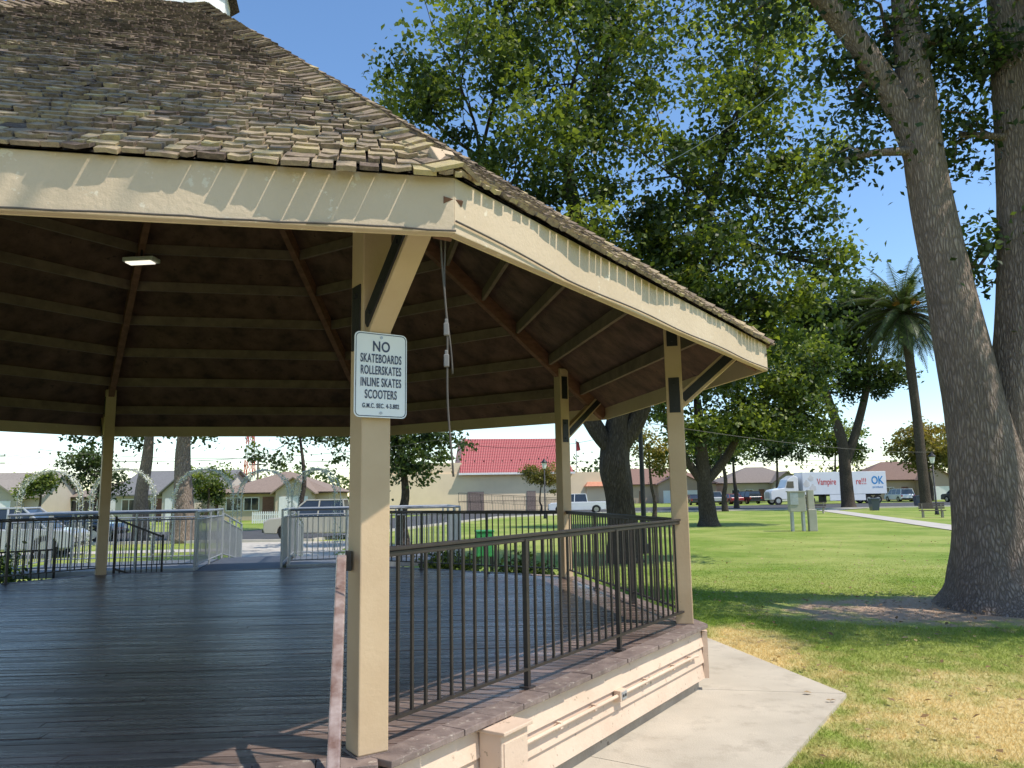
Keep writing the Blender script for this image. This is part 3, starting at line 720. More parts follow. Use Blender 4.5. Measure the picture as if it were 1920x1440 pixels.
for i,(x,m,k) in enumerate(((24.5,'carblack','sedan'),(27.0,'carsilver','suv'),(30,'carred','sedan'),(32.5,'carblack','suv'))):
    car(k,M[m],{'carblack':'black car parked on the far street','carsilver':'silver car parked on the far street','carred':'dark red car parked on the far street'}[m],(x,106+i*.8,0),rad(90+4*i))
car('pickup',M['carblack'],'black pickup truck parked past the benches',(56,97,0),rad(100))
car('suv',M['carwhite'],'white car parked beside the truck',(52.5,106,0),rad(90))
tk=root('delivery_truck','white semi truck with lettered box trailer parked on street','truck',(41.6,99,0),rad(3))
M['trailer']=pmat('trailer_white',(.68,.70,.72),(.75,.76,.77),1,.4,.02)
M['garlic']=pmat('printed_garlic',(.55,.53,.50),(.68,.66,.63),2,.5,0)
M['redink']=pmat('red_lettering',(.55,.05,.04),(.6,.06,.05),3,.5,0); M['blueink']=pmat('blue_lettering',(.02,.22,.5),(.03,.25,.55),3,.5,0)
mb=MB(); mb.box((0,0,2.6),(10.8,2.55,2.8)); tr=part(tk,'trailer',mb,M['trailer'],bevel=.03)
mb=MB(); mb.box((0,0,1.1),(10,1.0,.2)); mb.box((-2.4,0,.7),(.2,1.8,1.0)); part(tk,'trailer_frame',mb,M['iron'])
mb=MB(); mb.box((.3,-1.25,.8),(4.6,.05,.75)); part(tk,'side_skirt',mb,M['trailer'])
mb=MB()
cabp=[(-5.9,.7),(-5.9,3.4),(-6.4,3.65),(-7.3,3.1),(-7.7,2.1),(-9.2,1.85),(-9.5,1.5),(-9.5,.6)]
mb.prismy(cabp[::-1],-1.15,1.15); cbx=part(tk,'cab',mb,M['carwhite'],bevel=.08)
mb=MB(); mb.prismy([(-7.1,2.05),(-6.5,2.05),(-6.5,2.9),(-7.3,2.9),(-7.5,2.1)][::-1],-1.165,1.165); part(tk,'cab_window',mb,M['glass'],parent=cbx)
mb=MB(); mb.box((-9.53,0,1.2),(.06,1.3,.8)); part(tk,'grille',mb,M['galv'],parent=cbx)
wm=MB(); wm.tube([(0,-.16,0),(0,.16,0)],.5,22); tme=build(wm,'tyre',M['tyre']); rm=MB(); rm.tube([(0,-.165,0),(0,.165,0)],.28,14); rme=build(rm,'rim',M['rim_metal'])
for x in(-8.6,-5.6,-4.4,3.0,4.2):
    for s in(-1,1): e=mkobj('wheel',tme,tk); e.location=(x,s*1.08,.5); mkobj('rim',rme,e)
for x,z,s in((-4.9,2.5,.42),(-4.1,2.0,.42),(-4.3,3.2,.36)):
    mb=MB(); P_=[(x+s*cos(a)*(1-.12*cos(5*a)),z+s*.9*sin(a)+(.4*s if abs(a-math.pi/2)<.2 else 0)) for a in [2*math.pi*i/32 for i in range(32)]]
    mb.prismy(P_,-1.285+.002*x*.3,-1.26); part(tk,'printed_picture',mb,M['garlic'],parent=tr)
text_mesh('Vampire',1.1,M['redink'],'trailer_lettering',tk,(-2.3,-1.285,2.75),sx=.66,ext=.004,bold=.012)
text_mesh('re!!!',1.1,M['redink'],'trailer_lettering',tk,(2.15,-1.285,2.75),sx=.75,ext=.004,bold=.012)
text_mesh('OK',1.35,M['blueink'],'trailer_lettering',tk,(4.25,-1.285,2.85),sx=.78,ext=.004,bold=.03)
text_mesh('produce',.40,M['blueink'],'trailer_lettering',tk,(4.25,-1.285,2.05),sx=1.0,ext=.004)

# ------------------------------------------------------------------ buildings
wallm={}
def wm_(c):
    k=tuple(c)
    if k not in wallm: wallm[k]=pmat('stucco_wall',c,[x*1.1 for x in c],.8,.85,.2,20)
    return wallm[k]
roofm={}
def rm_(c):
    k=tuple(c)
    if k not in roofm: roofm[k]=pmat('asphalt_shingle_roof',c,[x*1.35 for x in c],6,.9,.3,30)
    return roofm[k]
def house(label,loc,rot,w,d,h,rh,wc,rc,hip=False,garage=True):
    r=root('house',label,'house',loc,rot)
    mb=MB(); mb.box((0,0,h/2),(w,d,h))
    if not hip:
        for s in(-1,1): mb.add([(s*w/2,-d/2,h),(s*w/2,d/2,h),(s*w/2,0,h+rh*.97)],[(0,1,2)])
    wall=part(r,'wall',mb,wm_(wc))
    o=.5; mb=MB(); t=.14
    i=(d/2 if hip else -.35)
    A=[(-w/2-o,-d/2-o,h-.12),(w/2+o,-d/2-o,h-.12),(w/2+o,d/2+o,h-.12),(-w/2-o,d/2+o,h-.12),(-w/2+i,0,h+rh),(w/2-i,0,h+rh)]
    B=[(x,y,z-t) for x,y,z in A]
    mb.add(A+B,[(0,1,5,4),(2,3,4,5),(1,2,5),(3,0,4)] if hip else [(0,1,5,4),(2,3,4,5),(7,6,10,11),(9,8,11,10),(0,6,7,1),(2,8,9,3),(1,7,11,5),(5,11,8,2),(3,9,10,4),(4,10,6,0)])
    if hip: mb.add(B[:4],[(3,2,1,0)]); 
    rf=part(r,'roof',mb,rm_(rc))
    gx=w*.22; gw=w*.32; mb=MB(); mb.box((gx,-d/2-.8,h*.5),(gw,1.6,h)); mb.add([(gx-gw/2,-d/2-1.6,h),(gx+gw/2,-d/2-1.6,h),(gx,-d/2-1.6,h+rh*.6)],[(0,1,2)]); part(r,'front_bay',mb,wm_(wc))
    mb=MB(); e=.35
    for s in(-1,1):
        q=[(gx+s*(gw/2+e),-d/2-2.0,h-.2),(gx,-d/2-2.0,h+rh*.65),(gx,0,h+rh*.65),(gx+s*(gw/2+e),0,h-.2)]
        mb.add(q+[(a,b,c-.12) for a,b,c in q],[(0,1,2,3),(7,6,5,4),(0,4,5,1),(3,2,6,7),(0,3,7,4)])
    part(r,'bay_roof',mb,rm_(rc),parent=rf)
    if garage: mb=MB(); mb.box((gx,-d/2-1.62,1.0),(gw*.8,.06,2.0)); part(r,'garage_door',mb,M['whitepaint'])
    mb=MB(); mb.box((-w*.05,-d/2-.03,1.0),(.95,.06,2.0)); part(r,'door',mb,M['hip'])
    for x in(-w*.36,-w*.2):
        mb=MB(); mb.box((x,-d/2-.03,1.4),(1.2,.06,1.05)); wn=part(r,'window',mb,M['glass'])
        mb=MB()
        for dx,dz,sx,sz in((0,.55,1.36,.08),(0,-.55,1.36,.08),(-.64,0,.08,1.1),(.64,0,.08,1.1),(0,0,.05,1.05)): mb.box((x+dx,-d/2-.045,1.4+dz),(sx,.08,sz))
        part(r,'window_frame',mb,M['whitepaint'],parent=wn)
    return r
house('beige bungalow with grey shingle roof by the street',(-48,72,0),rad(10),11,9,2.5,2.1,(.46,.40,.31),(.22,.19,.16))
house('white-trimmed low house with brown roof',(-40,80,0),rad(4),8,8,2.4,1.5,(.40,.36,.31),(.2,.16,.13),hip=True)
house('grey-roofed gabled house behind the park trees',(-30.5,73,0),rad(-3),9,9,2.5,2.1,(.46,.42,.35),(.15,.145,.14))
house('tan stucco house with brown shingle roof',(-21,72,0),rad(2),9.5,9,2.5,1.8,(.50,.41,.30),(.21,.155,.12),hip=True)
house('low house with dark brown roof beyond the street',(61,124,0),rad(-6),15,11,3.2,2.8,(.38,.29,.23),(.17,.11,.085),hip=True)
house('long brown-roofed house across the far street',(22,132,0),rad(0),22,11,3.2,2.6,(.40,.3,.24),(.2,.12,.09),hip=True)
house('beige house with low roof across the far street',(42,135,0),rad(0),14,11,3.2,2.6,(.46,.4,.34),(.18,.15,.13),hip=True)
m,nt,out=newmat('red_metal_tile'); src=nd(nt,'ShaderNodeTexCoord').outputs['Object']
w1=nd(nt,'ShaderNodeTexWave',{'Vector':src,'Scale':1.6},bands_direction='X').outputs['Fac']; w2=nd(nt,'ShaderNodeTexWave',{'Vector':src,'Scale':.95},bands_direction='Z',wave_profile='SAW').outputs['Fac']
hh=mixc(nt,.5,w1,w2); col=mixc(nt,ramp(nt,hh,[(.2,0.0),(.7,1.0)]),(.20,.018,.022,1),(.42,.05,.055,1))
b=nd(nt,'ShaderNodeBsdfPrincipled',{'Base Color':col,'Roughness':.5}); bp=nd(nt,'ShaderNodeBump',{'Height':hh,'Strength':.6,'Distance':.1}); nt.links.new(bp.outputs[0],b.inputs['Normal']); nt.links.new(b.outputs[0],out.inputs[0]); M['redtile']=m
hb_=root('community_hall','beige stucco hall with tall red metal tile mansard roof','building',(-2.2,93,0),rad(8))
mb=MB(); mb.box((0,0,2.1),(25,14,4.2)); mb.box((-8.5,0,2.7),(8,13.6,5.4)); part(hb_,'wall',mb,wm_((.72,.57,.38)))
mb=MB(); A=[(-4.8,-7.6,4.2),(8.0,-7.6,4.2),(8.0,5,4.2),(-4.8,5,4.2),(-4.2,-4.4,8.2),(6.8,-4.4,8.2),(6.8,3,8.2),(-4.2,3,8.2)]
mb.add(A,[(0,1,5,4),(1,2,6,5),(2,3,7,6),(3,0,4,7),(4,5,6,7),(3,2,1,0)]); rf=part(hb_,'roof',mb,M['redtile'])
mb=MB(); mb.box((1.6,-7.62,4.15),(13,.12,.22)); part(hb_,'eave_trim',mb,M['whitepaint'])
for x in(-3,3.2): 
    mb=MB(); mb.box((x,-7.03,1.1),(1.8 if x<0 else 1.0,.08,2.2)); part(hb_,'door',mb,M['rim'])
M['salmon']=pmat('salmon_tile',(.46,.19,.11),(.56,.26,.16),6,.8,.4,20)
mb=MB(); A=[(9.2,-8,2.6),(14,-8,2.6),(14,3,2.6),(9.2,3,2.6),(10.6,-5,4.1),(12.6,-5,4.1),(12.6,0,4.1),(10.6,0,4.1)]
mb.add(A,[(0,1,5,4),(1,2,6,5),(2,3,7,6),(3,0,4,7),(4,5,6,7),(3,2,1,0)]); part(hb_,'wing_roof',mb,M['salmon'])
mb=MB(); mb.box((11.6,-3,1.28),(4.2,8.5,2.56)); part(hb_,'wing_wall',mb,wm_((.72,.57,.38)))
mb=MB(); mrail(mb,(-5,-9.5),(7,-9.5),.1,1.1,.3,z1=.1); mrail(mb,(-5,-8.6),(7,-8.6),1.1,1.0,.3,z1=.3); part(hb_,'ramp_railing',mb,M['iron'])

rt_=root('radio_tower','red and white lattice radio tower above the houses','tower',(-58,170,0),0)
M['towred']=pmat('tower_red',(.45,.06,.04),(.5,.08,.05),2,.6,0)
for i in range(6):
    mb=MB(); z0=i*3.4;z1=z0+3.4; w0=1.2-.13*i;w1=1.2-.13*(i+1)
    for sx,sy in((-1,-1),(1,-1),(1,1),(-1,1)): mb.tube([(sx*w0,sy*w0,z0),(sx*w1,sy*w1,z1)],.10,6)
    for a,b in((( -1,-1),(1,-1)),((1,-1),(1,1)),((1,1),(-1,1)),((-1,1),(-1,-1))):
        mb.tube([(a[0]*w0,a[1]*w0,z0),(b[0]*w1,b[1]*w1,z1)],.06,5); mb.tube([(b[0]*w0,b[1]*w0,z0),(a[0]*w1,a[1]*w1,z1)],.06,5)
    part(rt_,'tower_section',mb,M['towred'] if i%2==0 else M['whitepaint'])
M['polewood']=pmat('pole_wood',(.13,.10,.08),(.19,.15,.12),5,.9,.2)
up=root('utility_pole','wooden utility pole with crossarms and insulators','utility pole',(-66,98,0),rad(10),'utility poles')
mb=MB(); mb.tube([(0,0,0),(0,0,8.2)],[.2,.14],10); part(up,'pole',mb,M['polewood'])
for z in(7.7,6.8):
    mb=MB(); mb.box((0,0,z),(2.6,.12,.14)); part(up,'crossarm',mb,M['polewood'])
for x in(-1.2,-.5,.5,1.2):
    mb=MB(); mb.tube([(x,0,7.77),(x,0,7.97)],.06,6); part(up,'insulator',mb,M['galv'])
for p in((-38,115,0),(-14,120,0),(30,140,0)): copy_thing(up,p,rad(5))
mb=MB()
for z,o in((7.9,-1),(7.9,1),(6.9,0)):
    pts=[(-160,92,z),(-66+o,98,z),(-38+o,115,z),(-14+o,120,z),(30+o,140,z),(120,160,z)]
    for a,b in zip(pts[:-1],pts[1:]): mb.tube([Vector(a).lerp(Vector(b),t/8)-Vector((0,0,3.2*(t/8)*(1-t/8))) for t in range(9)],.025,5)
single('overhead_wires','overhead utility wires sagging between wooden poles','wire',mb,M['iron'],(-38,115,7.9))

# ------------------------------------------------------------------ street furniture
def lamp(label,loc,h=4.2):
    r=root('street_lamp',label,'street lamp',loc,0,'park lamps')
    mb=MB(); mb.tube([(0,0,0),(0,0,.1),(0,0,.5),(0,0,.55),(0,0,h-.6)],[.16,.14,.10,.06,.05],10); part(r,'pole',mb,M['iron'],smooth=True)
    mb=MB(); mb.tube([(0,0,h-.6),(0,0,h-.5),(0,0,h-.15)],[.10,.14,.20],8); part(r,'lamp_glass',mb,M['whitepaint'])
    mb=MB(); mb.tube([(0,0,h-.15),(0,0,h-.1),(0,0,h+.12),(0,0,h+.2)],[.27,.27,.06,.02],8); part(r,'lamp_cap',mb,M['iron']); return r
lamp('black park lamp with frosted lantern beside the footpath',(29.8,55,0))
lamp('black park lamp with frosted lantern near the hall',(2.4,60,0),4.4)
mb=MB(); mb.tube([(4.15,25,0),(4.15,25,7.2)],[.085,.06],10); mb.tube([(4.15,25,0),(4.15,25,.3)],.14,10)
single('dark_pole','tall dark slender metal pole by the gnarled tree','pole',mb,M['iron'],(4.15,25,0))
mb=MB(); mb.tube([(7.2,88,0),(7.2,88,8)],[.06,.04],8); fp=root('flagpole','slim flagpole with small drooping flag','flagpole',(7.2,88,0),world=True); part(fp,'pole',mb,M['galv'])
mb=MB(); mb.add([(7.2,88,7.8),(7.55,87.9,7.6),(7.7,88,6.7),(7.25,88,6.6)],[(0,1,2,3)]); part(fp,'flag',mb,M['carred'])
def bench(loc,rot,label):
    r=root('park_bench',label,'bench',loc,rot,'park benches')
    mb=MB()
    for i in range(4): mb.box((0,-.2+i*.12,.45),(1.5,.10,.05))
    part(r,'seat',mb,M['polewood'])
    mb=MB()
    for i in range(3): mb.box((0,.24+.02*i,.6+i*.13),(1.5,.04,.10))
    part(r,'backrest',mb,M['polewood'])
    for x in(-.55,.55):
        mb=MB(); mb.box((x,0,.21),(.10,.45,.42)); mb.box((x,.22,.6),(.06,.05,.55)); part(r,'leg',mb,M['footing'])
    return r
bench((26.8,50,0),rad(-20),'wooden slat park bench on concrete legs beside the path')
bench((24,62,0),rad(-30),'wooden slat park bench on concrete legs by far path')
def bin_(loc):
    r=root('trash_bin','dark plastic wheeled trash bin by the street','trash bin',loc,0)
    mb=MB(); mb.add([(-.28,-.28,.05),(.28,-.28,.05),(.28,.28,.05),(-.28,.28,.05),(-.36,-.36,1),(.36,-.36,1),(.36,.36,1),(-.36,.36,1)],[(3,2,1,0),(4,5,6,7),(0,1,5,4),(1,2,6,5),(2,3,7,6),(3,0,4,7)]); part(r,'bin_body',mb,M['carblue'])
    mb=MB(); mb.box((0,0,1.04),(.8,.8,.08)); part(r,'lid',mb,M['carblue'],bevel=.03)
bin_((41,79,0)); bin_((30.5,66,0))
uc=root('utility_cabinet','weathered beige utility cabinet standing on the lawn','utility cabinet',(13.4,36.5,0),rad(-8))
M['cab']=pmat('cabinet_beige',(.36,.34,.27),(.46,.43,.35),2,.6,.1,speck=(.25,.2,.15),speckscale=5,speckth=.7)
mb=MB(); mb.box((-.15,0,1.35),(.72,.5,.9)); part(uc,'cabinet_body',mb,M['cab'],bevel=.02)
mb=MB(); mb.box((-.3,-.26,1.5),(.36,.03,.55)); part(uc,'door',mb,M['galv'])
mb=MB(); mb.box((-.15,0,1.83),(.8,.58,.06)); part(uc,'lid',mb,M['cab'])
for x in(-.4,.1):
    mb=MB(); mb.box((x,0,.45),(.10,.35,.9)); part(uc,'leg',mb,M['galv'])
mb=MB(); mb.box((.50,.1,.95),(.28,.3,1.9)); mb.box((.50,-.03,.5),(.36,.36,1.0)); part(uc,'side_cabinet',mb,M['cab'],bevel=.02)
gb=root('green_crate','bright green mesh crate standing behind the railing','crate',(-.75,19.5,0),rad(10))
M['greenp']=pmat('green_plastic',(.03,.22,.06),(.05,.3,.09),8,.5,.3)
mb=MB(); mb.box((0,0,.72),(.42,.35,.6)); mb.box((0,0,1.04),(.46,.39,.05)); part(gb,'crate_body',mb,M['greenp'],bevel=.02)
for x in(-.18,.18):
    for y in(-.14,.14): mb=MB(); mb.box((x,y,.21),(.05,.05,.42)); part(gb,'leg',mb,M['iron'])
pf=root('picket_fence','low white picket fence in front of a house','fence',(-19.5,58,0),0)
mb=MB()
for i in range(22): mb.prismy([(i*.16,.05),(i*.16+.1,.05),(i*.16+.1,.85),(i*.16+.05,.95),(i*.16,.85)],-.01,.01)
part(pf,'picket',mb,M['whitepaint']); mb=MB(); mb.box((1.75,.02,.3),(3.5,.03,.08)); mb.box((1.75,.02,.7),(3.5,.03,.08)); part(pf,'rail',mb,M['whitepaint'])

fa=root('flower_arch','white flower garland wedding arch on thin metal frame','flower arch',(0,0,0),0,'white flower arches')
pts=[(-.85,0,z) for z in(0,.5,1.0,1.5,2.0)]+[(-.85*cos(a),0,2.0+.85*sin(a)) for a in [math.pi*i/12 for i in range(1,12)]]+[(.85,0,z) for z in(2.0,1.5,1.0,.5,0)]
mb=MB(); mb.tube(pts,.012,6); mb.tube([(x,.3,z) for x,y,z in pts],.012,6); part(fa,'frame',mb,M['galv'],smooth=True)
rng=np.random.default_rng(5); nf=1250
pa=np.array(pts); seg=rng.integers(0,len(pa)-1,nf); t=rng.random(nf)[:,None]; q=pa[seg]*(1-t)+pa[seg+1]*t
q=q+rng.normal(size=q.shape)*.035; q[:,1]+=rng.choice([0,.3,.15],nf,p=[.6,.2,.2])
mkobj('flowers',fast_mesh('flowers',leaf_verts(q,.06,rng),4,M['flower'],rng.uniform(.1,.8,nf)),fa)
locs=[(-13.9,23.2),(-11.4,22.6),(-9.5,23.8),(-8.2,25.4),(-6.5,25.2)]
fa.location=(locs[0][0],locs[0][1],0); fa.rotation_euler=(0,0,rad(10))
for i,l in enumerate(locs[1:]): copy_thing(fa,(l[0],l[1],0),rad(random.uniform(-25,25)))

# ------------------------------------------------------------------ trees
D=Vector((7.95,12.9,0))
tree('massive double-trunk park tree leaning over the lawn',
 [([(.05,0,-.1),(.03,0,.25),(.02,0,.9),(-.04,0,1.9),(-.14,0,3.2),(-.36,0,5.2),(-.58,0,7.2),(-.66,0,8.8),(-.6,.2,11.0),(-.5,.4,13.5)],[1.30,.92,.72,.58,.47,.38,.335,.31,.20,.12]),
  ([(.35,.15,-.1),(.45,.15,1.0),(.72,.1,3.2),(.98,0,5.5),(1.12,0,8.0),(1.22,0,11),(1.3,.1,14)],[.75,.60,.54,.46,.38,.33,.22]),
  ([(-.62,0,7.4),(-.95,0,8.6),(-1.6,0,9.9),(-2.4,0,11.1),(-3.3,.2,12.8)],[.25,.23,.20,.18,.10])],
 [(-.8,.5,10.4,1.3,1.0,.9,24),(-1.5,.7,9.2,.8,.7,.8,13),(.3,.3,9.9,1.0,1.0,1.0,24),(.3,-.6,12.8,2.2,2,1.5,34),(-2.8,-.2,12.8,2,2,1.3,30),(-2.9,.3,11.0,.9,.8,.7,12),
  (.35,.3,5.8,.4,.4,.9,8),(.1,.1,8.2,.5,.5,.8,9),(2.2,-2,10,2,2,2,30),(3.4,-4.2,10.5,2.4,1.3,1.6,52),(5.8,-3.8,10,2.2,1.3,1.6,44),(1.5,.2,4.3,.4,.4,.7,6),(-1.9,.2,7.8,.5,.5,.5,6)],
 leaf=.14,nper=85,spread=.36,lm='leaf2',bm='bark',seed=21,loc=(D.x,D.y,0),nseg=36,branches=6,lump=.07,tb=.08)
tree('large gnarled shade tree with dense green crown behind gazebo',
 [([(.1,0,-.1),(.08,0,.6),(.05,0,1.8),(-.05,0,2.7),(.05,0,3.7),(.1,0,4.6),(-.2,0,6.4),(-.8,0,9),(-1.2,0,12)],[.58,.40,.37,.44,.34,.30,.28,.23,.15]),
  ([(.05,0,3.2),(.7,0,4.2),(1.2,0,6),(2.4,0,8.5),(3.4,0,11.5)],[.28,.26,.24,.2,.13]),
  ([(.0,0,3.0),(-.7,0,4.0),(-1.6,0,6.2),(-3,0,9),(-3.8,0,12)],[.26,.24,.2,.16,.1])],
 [(-4.6,-1.5,14.2,2.0,2.2,2.2,42),(-5.6,-1.2,13.4,1.1,1,1.0,14),(-2.6,-1,11.2,2.4,2.4,2.4,64),(-.8,-1,14.6,2.8,2.6,2.4,68),(1.6,-1,11,2.6,2.4,2.4,66),(-.6,-1,8.2,2.6,2.2,1.9,64),(2.4,-1,8,2.0,2.2,1.7,50),(3.9,-1,13.2,2.2,2.2,2.4,52),
  (5.3,-.5,10.3,1.5,1.8,2.0,30),(1.2,0,17.3,3.6,2.6,2.0,58),(-2.8,0,17.5,3,2.6,1.8,44),(5.2,0,16.5,2.4,2.2,1.8,34),(2.4,-1,5.9,1.9,1.8,1.0,32),(4.4,-1,6.6,1.5,1.6,1.2,26),(.3,-1,6.2,1.3,1.2,.8,20),(6.2,-.5,8.3,1.0,1.2,.9,12),(-3.8,-1,9.4,1.4,1.6,1.4,22)],
 leaf=.19,nper=95,spread=.38,lm='leaf',bm='barkdark',seed=4,loc=(2.95,22,0),nseg=22,branches=10,lump=.16,tb=.06)
tree('mature park tree with drooping bright foliage on the lawn',
 [([(0,0,-.1),(0,0,.5),(-.1,0,2),(-.2,0,4),(-.3,0,7)],[.75,.5,.42,.36,.2]),([(-.1,0,2.4),(1.2,0,3.8),(2.4,0,6)],[.28,.24,.15]),([(-.1,0,2.2),(-1.2,0,3.9),(-2.2,0,6)],[.26,.22,.15])],
 [(0,0,9,3.4,3,2.6,70),(3.4,0,8,2.6,2.5,2.3,58),(-3,0,7.6,2.4,2.2,2,48),(5.2,-.5,6.2,2.0,2,1.6,40),(1,0,12,3,2.6,2,50),(2.2,-1,5.8,1.8,1.5,1.3,30),(6.6,0,9.2,1.6,1.6,1.5,26),(-2,0,11,2.4,2,1.8,36),(-1,-1,5.4,1.6,1.4,1.0,20)],
 leaf=.28,nper=75,spread=.5,lm='leaf',bm='barkdark',seed=9,loc=(10.7,43,0),tb=.14)
tree('tall forked dark tree near the truck',
 [([(0,0,-.1),(0,0,.6),(0,0,4),(-.2,0,7),(-1.5,0,12),(-2,0,17)],[.9,.64,.55,.5,.38,.2]),([(.1,0,4.5),(1.5,0,8),(2.8,0,12),(3.4,0,16)],[.45,.4,.32,.2])],
 [(-2,0,16,3.4,3,3,70),(2.2,0,17,3.0,3,3,66),(.2,0,20.5,3.6,3,2.4,60),(-4.4,0,12.4,2.6,2.4,2.2,44),(4.0,0,13,2.0,2.4,2,34),(3.6,0,20.8,2.2,2,2,28),(-3.8,0,19.6,2.2,2,2,32),(.8,0,12.6,2,2,1.4,22),(-4.6,0,16.4,1.8,2,1.8,26)],
 leaf=.42,nper=80,spread=.62,lm='leaf2',bm='barkdark',seed=12,loc=(32.6,76,0),tb=.14)
def simple(label,x,y,tz,cz,r,lm='leaf',n=60,seed=1,bm='barkdark',rt=.22,leaf=.3,sp=.5,nper=60,ex=1.0,tb=.1,name='tree',cat='tree'):
    rr=random.Random(seed); lobes=[]
    for i in range(5):
        a=rr.uniform(0,6.28); q=rr.uniform(.3,.6)*r
        lobes.append((q*cos(a)*ex,q*sin(a),cz+rr.uniform(-.35,.45)*r,r*.62*ex,r*.6,r*.52,n//5))
    return tree(label,[([(0,0,-.05),(rr.uniform(-.1,.1),0,tz*.5),(rr.uniform(-.2,.2),0,tz),(rr.uniform(-.3,.3),0,cz)],[rt*1.5,rt,rt*.8,rt*.4])],lobes,leaf,nper,sp,lm,bm,seed,(x,y,0),branches=4,nseg=10,tb=tb,name=name,cat=cat)
simple('yellowing broad tree across the far street',58,108,4,8.6,5.6,'leaf3',90,31,leaf=.5,sp=.7,nper=70)
simple('olive-green tree beside a distant house',50,120,4,8,5,'leaf',70,32,leaf=.5,sp=.75)
simple('dense green tree along the far street',24,84,3,6,3.6,'leaf',70,33,leaf=.35,sp=.5)
simple('slender autumn-tinted tree on the lawn',10.8,60,2.5,5,2.4,'leaf3',40,34,leaf=.26,sp=.4,rt=.14)
simple('leafy park tree beside the far road',19.5,72,3,6.2,3.2,'leaf',60,35,leaf=.32,sp=.5)
simple('yellow-green young tree beside the hall',2.6,76,1.3,3.4,1.9,'leaf3',50,36,leaf=.24,sp=.35,rt=.1)
simple('big tree shading the far street',40,118,4,8.5,5,'leaf2',80,37,leaf=.5,sp=.7)
simple('leafy street tree beyond the truck',31,122,4,7.5,4.6,'leaf',70,38,leaf=.5,sp=.7)
simple('green tree beyond the far houses',72,122,4,8.5,5.5,'leaf',70,39,leaf=.5,sp=.8)
simple('tree with open crown beside the street',-12.6,46,3,5.8,3.2,'leaf',42,40,leaf=.26,sp=.45,rt=.16)
simple('dark crowned tree behind the stage platforms',-4.4,31,2.1,4.1,2.5,'leaf2',75,41,leaf=.2,sp=.34,rt=.2,nper=80,ex=1.25,tb=.12)
simple('tree with thick straight trunk behind the ramp',-14.9,35,4,7.2,3.4,'leaf',70,42,bm='bark',leaf=.24,sp=.4,rt=.42)
simple('tree with leaning brown trunk beside the platform',-17.2,36,4,6.8,3.2,'leaf',60,43,bm='bark',leaf=.24,sp=.4,rt=.30)
simple('small dense street tree near the houses',-22.5,42,1.6,3.4,1.8,'leaf2',55,44,leaf=.2,sp=.3,rt=.1)
simple('round green tree before the grey-roofed house',-24.5,62,1.2,3.2,2.0,'leaf',60,45,leaf=.24,sp=.36,rt=.12)
simple('low leafy tree by the beige bungalow',-38,62,1.4,3.2,1.6,'leaf',55,46,leaf=.24,sp=.36,rt=.12)
tree('spreading tree overhanging the gazebo roof',[([(0,0,-.1),(0,0,1),(-.2,.2,4),(-.8,.8,8),(-2.2,2.4,12)],[.7,.5,.42,.32,.2])],
 [(-4.0,5.6,12.6,1.6,1.6,.9,28),(-5.8,6.6,13,1.5,1.6,.9,26),(-2.4,5.6,12.8,1.0,1.2,.8,10)],leaf=.16,nper=110,spread=.4,lm='leaf',bm='bark',seed=50,loc=(5.2,-4.0,0),branches=5)
def shrub(label,x,y,r,h,seed,lm='leaf'):
    rng=np.random.default_rng(seed); n=26
    r0=root('shrub',label,'shrub',(x,y,0)); mb=MB()
    P=[]
    for i in range(n):
        a=rng.uniform(0,6.28); q=r*math.sqrt(rng.random()); z=rng.uniform(.25,1)*h*(1-.3*q/r); P.append((q*cos(a),q*sin(a),z)); mb.tube([(q*cos(a)*.2,q*sin(a)*.2,0),P[-1]],.012,4)
    part(r0,'stems',mb,M['barkdark']); P=np.array(P); idx=np.repeat(np.arange(n),90)
    pos=P[idx]+rng.normal(size=(len(idx),3))*.2*r; pos[:,2]=np.abs(pos[:,2])
    mkobj('foliage',fast_mesh('foliage',leaf_verts(pos,.09,rng),4,M[lm],np.clip(rng.normal(.5,.2,len(idx)),0,1)),r0)
shrub('flowering shrub beside the black railing',-9.6,13.6,.9,1.1,60); shrub('leafy shrub beside the platform legs',-10.6,15.2,.8,.9,61)
shrub('spiky green plants beside the gazebo deck',-1.2,15.9,.6,.8,62); shrub('green plants growing behind the gazebo railing',.2,15.2,.6,.7,63)
for i,(x,y) in enumerate(((-34,64),(-26,64),(-41,62),(-17,65))): shrub('clipped garden shrub in front of a house',x,y,1.2,1.2,70+i)
rng=np.random.default_rng(99); n=420
cx=rng.uniform(-260,300,n); cy=rng.uniform(190,240,n); cz=rng.uniform(1,8.5,n)*(.7+.3*np.sin(cx*.07))
idx=np.repeat(np.arange(n),50); pos=np.stack([cx,cy,cz],1)[idx]+rng.normal(size=(n*50,3))*np.array([2.6,2.6,1.6])
o=mkobj('distant_trees',fast_mesh('distant_trees',leaf_verts(pos,1.3,rng),4,M['leaf'],np.clip(rng.normal(.45,.15,n)[idx],0,1))); o['kind']='stuff'; o['label']='distant line of green trees beyond the houses'; o['category']='trees'
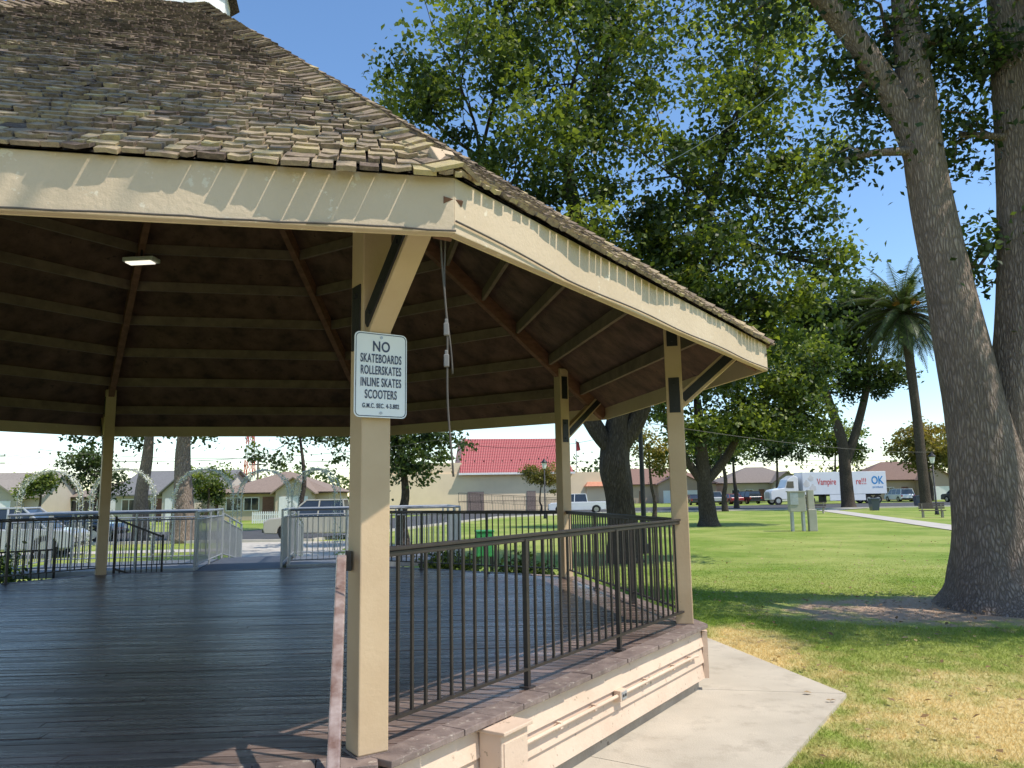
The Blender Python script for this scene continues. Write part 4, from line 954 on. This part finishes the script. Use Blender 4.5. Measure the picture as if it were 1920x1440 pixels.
# palm
pl_=root('palm_tree','tall date palm with drooping fronds and orange fruit stalks','palm tree',(37.0,70,0))
mb=MB(); p,r_=smooth_path([(0,0,-.1),(0,0,1),(-.1,0,8),(-.3,0,14),(-.5,0,17.4)],[.72,.46,.40,.40,.5],8); mb.tube(p,r_,14,.05,3); part(pl_,'trunk',mb,M['barkdark'],smooth=True)
rng=np.random.default_rng(8); V=[]
fr=MB()
for i in range(130):
    a=rng.uniform(0,6.28); el=rng.uniform(-.9,1.35); L=rng.uniform(4.6,6.4); p=Vector((-.6,0,17.9)); d=Vector((cos(a)*cos(el),sin(a)*cos(el),sin(el))); pts=[]
    for j in range(13):
        pts.append(p.copy()); p=p+d*(L/12); d=(d+Vector((0,0,-.11))).normalized()
    fr.tube(pts,[.05*(1-j/13)+.01 for j in range(13)],4,cap=False)
    for j in range(1,13):
        for s in(-1,1):
            for q in (0,.33,.66):
                t_=(pts[j]-pts[j-1]).normalized(); b_=pts[j-1].lerp(pts[j],q); side=t_.cross(Vector((0,0,1))).normalized()*s
                ll=.85*sin(math.pi*min(.95,(j+1.5)/14)); tip=b_+(side*.75+t_*.55+Vector((0,0,-.25)))*ll; w=t_*.05
                V+= [b_-w,b_+w,tip+w*.3,tip-w*.3]
part(pl_,'frond_stems',fr,M['barkdark'])
V=np.array([tuple(v) for v in V]); mkobj('fronds',fast_mesh('fronds',V,4,M['palmleaf'],rng.uniform(.2,.9,len(V)//4)),pl_)
M['orange']=pmat('orange_fruit',(.40,.16,.03),(.55,.26,.06),6,.6,.3)
for i in range(6):
    mb=MB(); a=rng.uniform(3.5,6); mb.tube([(-.6,0,18.2),(-.6+cos(a)*.9,sin(a)*.9,19.3),(-.6+cos(a)*1.5,sin(a)*1.5,18.6)],[.04,.07,.22],6); part(pl_,'fruit_stalk',mb,M['orange'])
mb=MB()
def sag(a,b,s,r=.008,n=16):
    a=Vector(a);b=Vector(b); mb.tube([a.lerp(b,i/n)-Vector((0,0,4*s*(i/n)*(1-i/n))) for i in range(n+1)],r,5)
sag((3.0,17,9.2),(6.0,12.6,9.9),.25); 
single('overhead_cable','thin pale cable strung between two big trees','cable',mb,M['galv'],(3,17,9.2))
mb=MB(); sag((-12,19.5,3.25),(-2,20.5,3.4),.35,.006); sag((-2,20.5,3.4),(3,22,3.6),.3,.006); sag((4.15,25,4.2),(30,55,4.4),.3,.012)
for i in range(60):
    t_=i/59; x=-12+15*t_; 
    mb.box((x,19.5+2.5*t_,3.22-.33*abs(sin(t_*math.pi*2))-.04),(.026,.026,.05))
single('string_lights','string of small bulbs hung between posts and trees','string lights',mb,M['cord'],(-12,19.5,3.25))

# ------------------------------------------------------------------ light, sky, camera
el=rad(58); az=Vector((.92,-.39,0)).normalized(); Sv=Vector((az.x*cos(el),az.y*cos(el),sin(el)))
sl=bpy.data.lights.new('sun','SUN'); sl.energy=5.0; sl.angle=rad(.5); sl.color=(1,.94,.85)
so=bpy.data.objects.new('sun',sl); COL.objects.link(so); so.rotation_euler=(-Sv).to_track_quat('-Z','Y').to_euler(); so.location=(20,-15,40)
w=bpy.data.worlds.new('World'); scene.world=w; w.use_nodes=True; nt=w.node_tree; nt.nodes.clear()
sky=nt.nodes.new('ShaderNodeTexSky'); sky.sky_type='NISHITA'; sky.sun_disc=False; sky.sun_elevation=el; sky.sun_rotation=math.atan2(az.x,az.y)
sky.air_density=1.0; sky.dust_density=.2; sky.ozone_density=1.8
hs=nt.nodes.new('ShaderNodeHueSaturation'); hs.inputs['Saturation'].default_value=1.12; hs.inputs['Value'].default_value=1.5
bg=nt.nodes.new('ShaderNodeBackground'); bg.inputs[1].default_value=.15; ow=nt.nodes.new('ShaderNodeOutputWorld')
nt.links.new(sky.outputs[0],hs.inputs['Color']); nt.links.new(hs.outputs[0],bg.inputs[0]); nt.links.new(bg.outputs[0],ow.inputs[0])
scene.view_settings.view_transform='Standard'; scene.view_settings.look='None'; scene.view_settings.exposure=0
cam=bpy.data.cameras.new('camera'); cam.sensor_width=36; cam.lens=27.04; cam.clip_end=3000; cam.clip_start=.05
c=bpy.data.objects.new('camera',cam); COL.objects.link(c)
R=Euler((rad(90+8.09),0,0)).to_matrix()@Matrix.Rotation(-.016,3,'Z')
c.matrix_world=Matrix.Translation((0,0,1.96))@R.to_4x4()
scene.camera=c
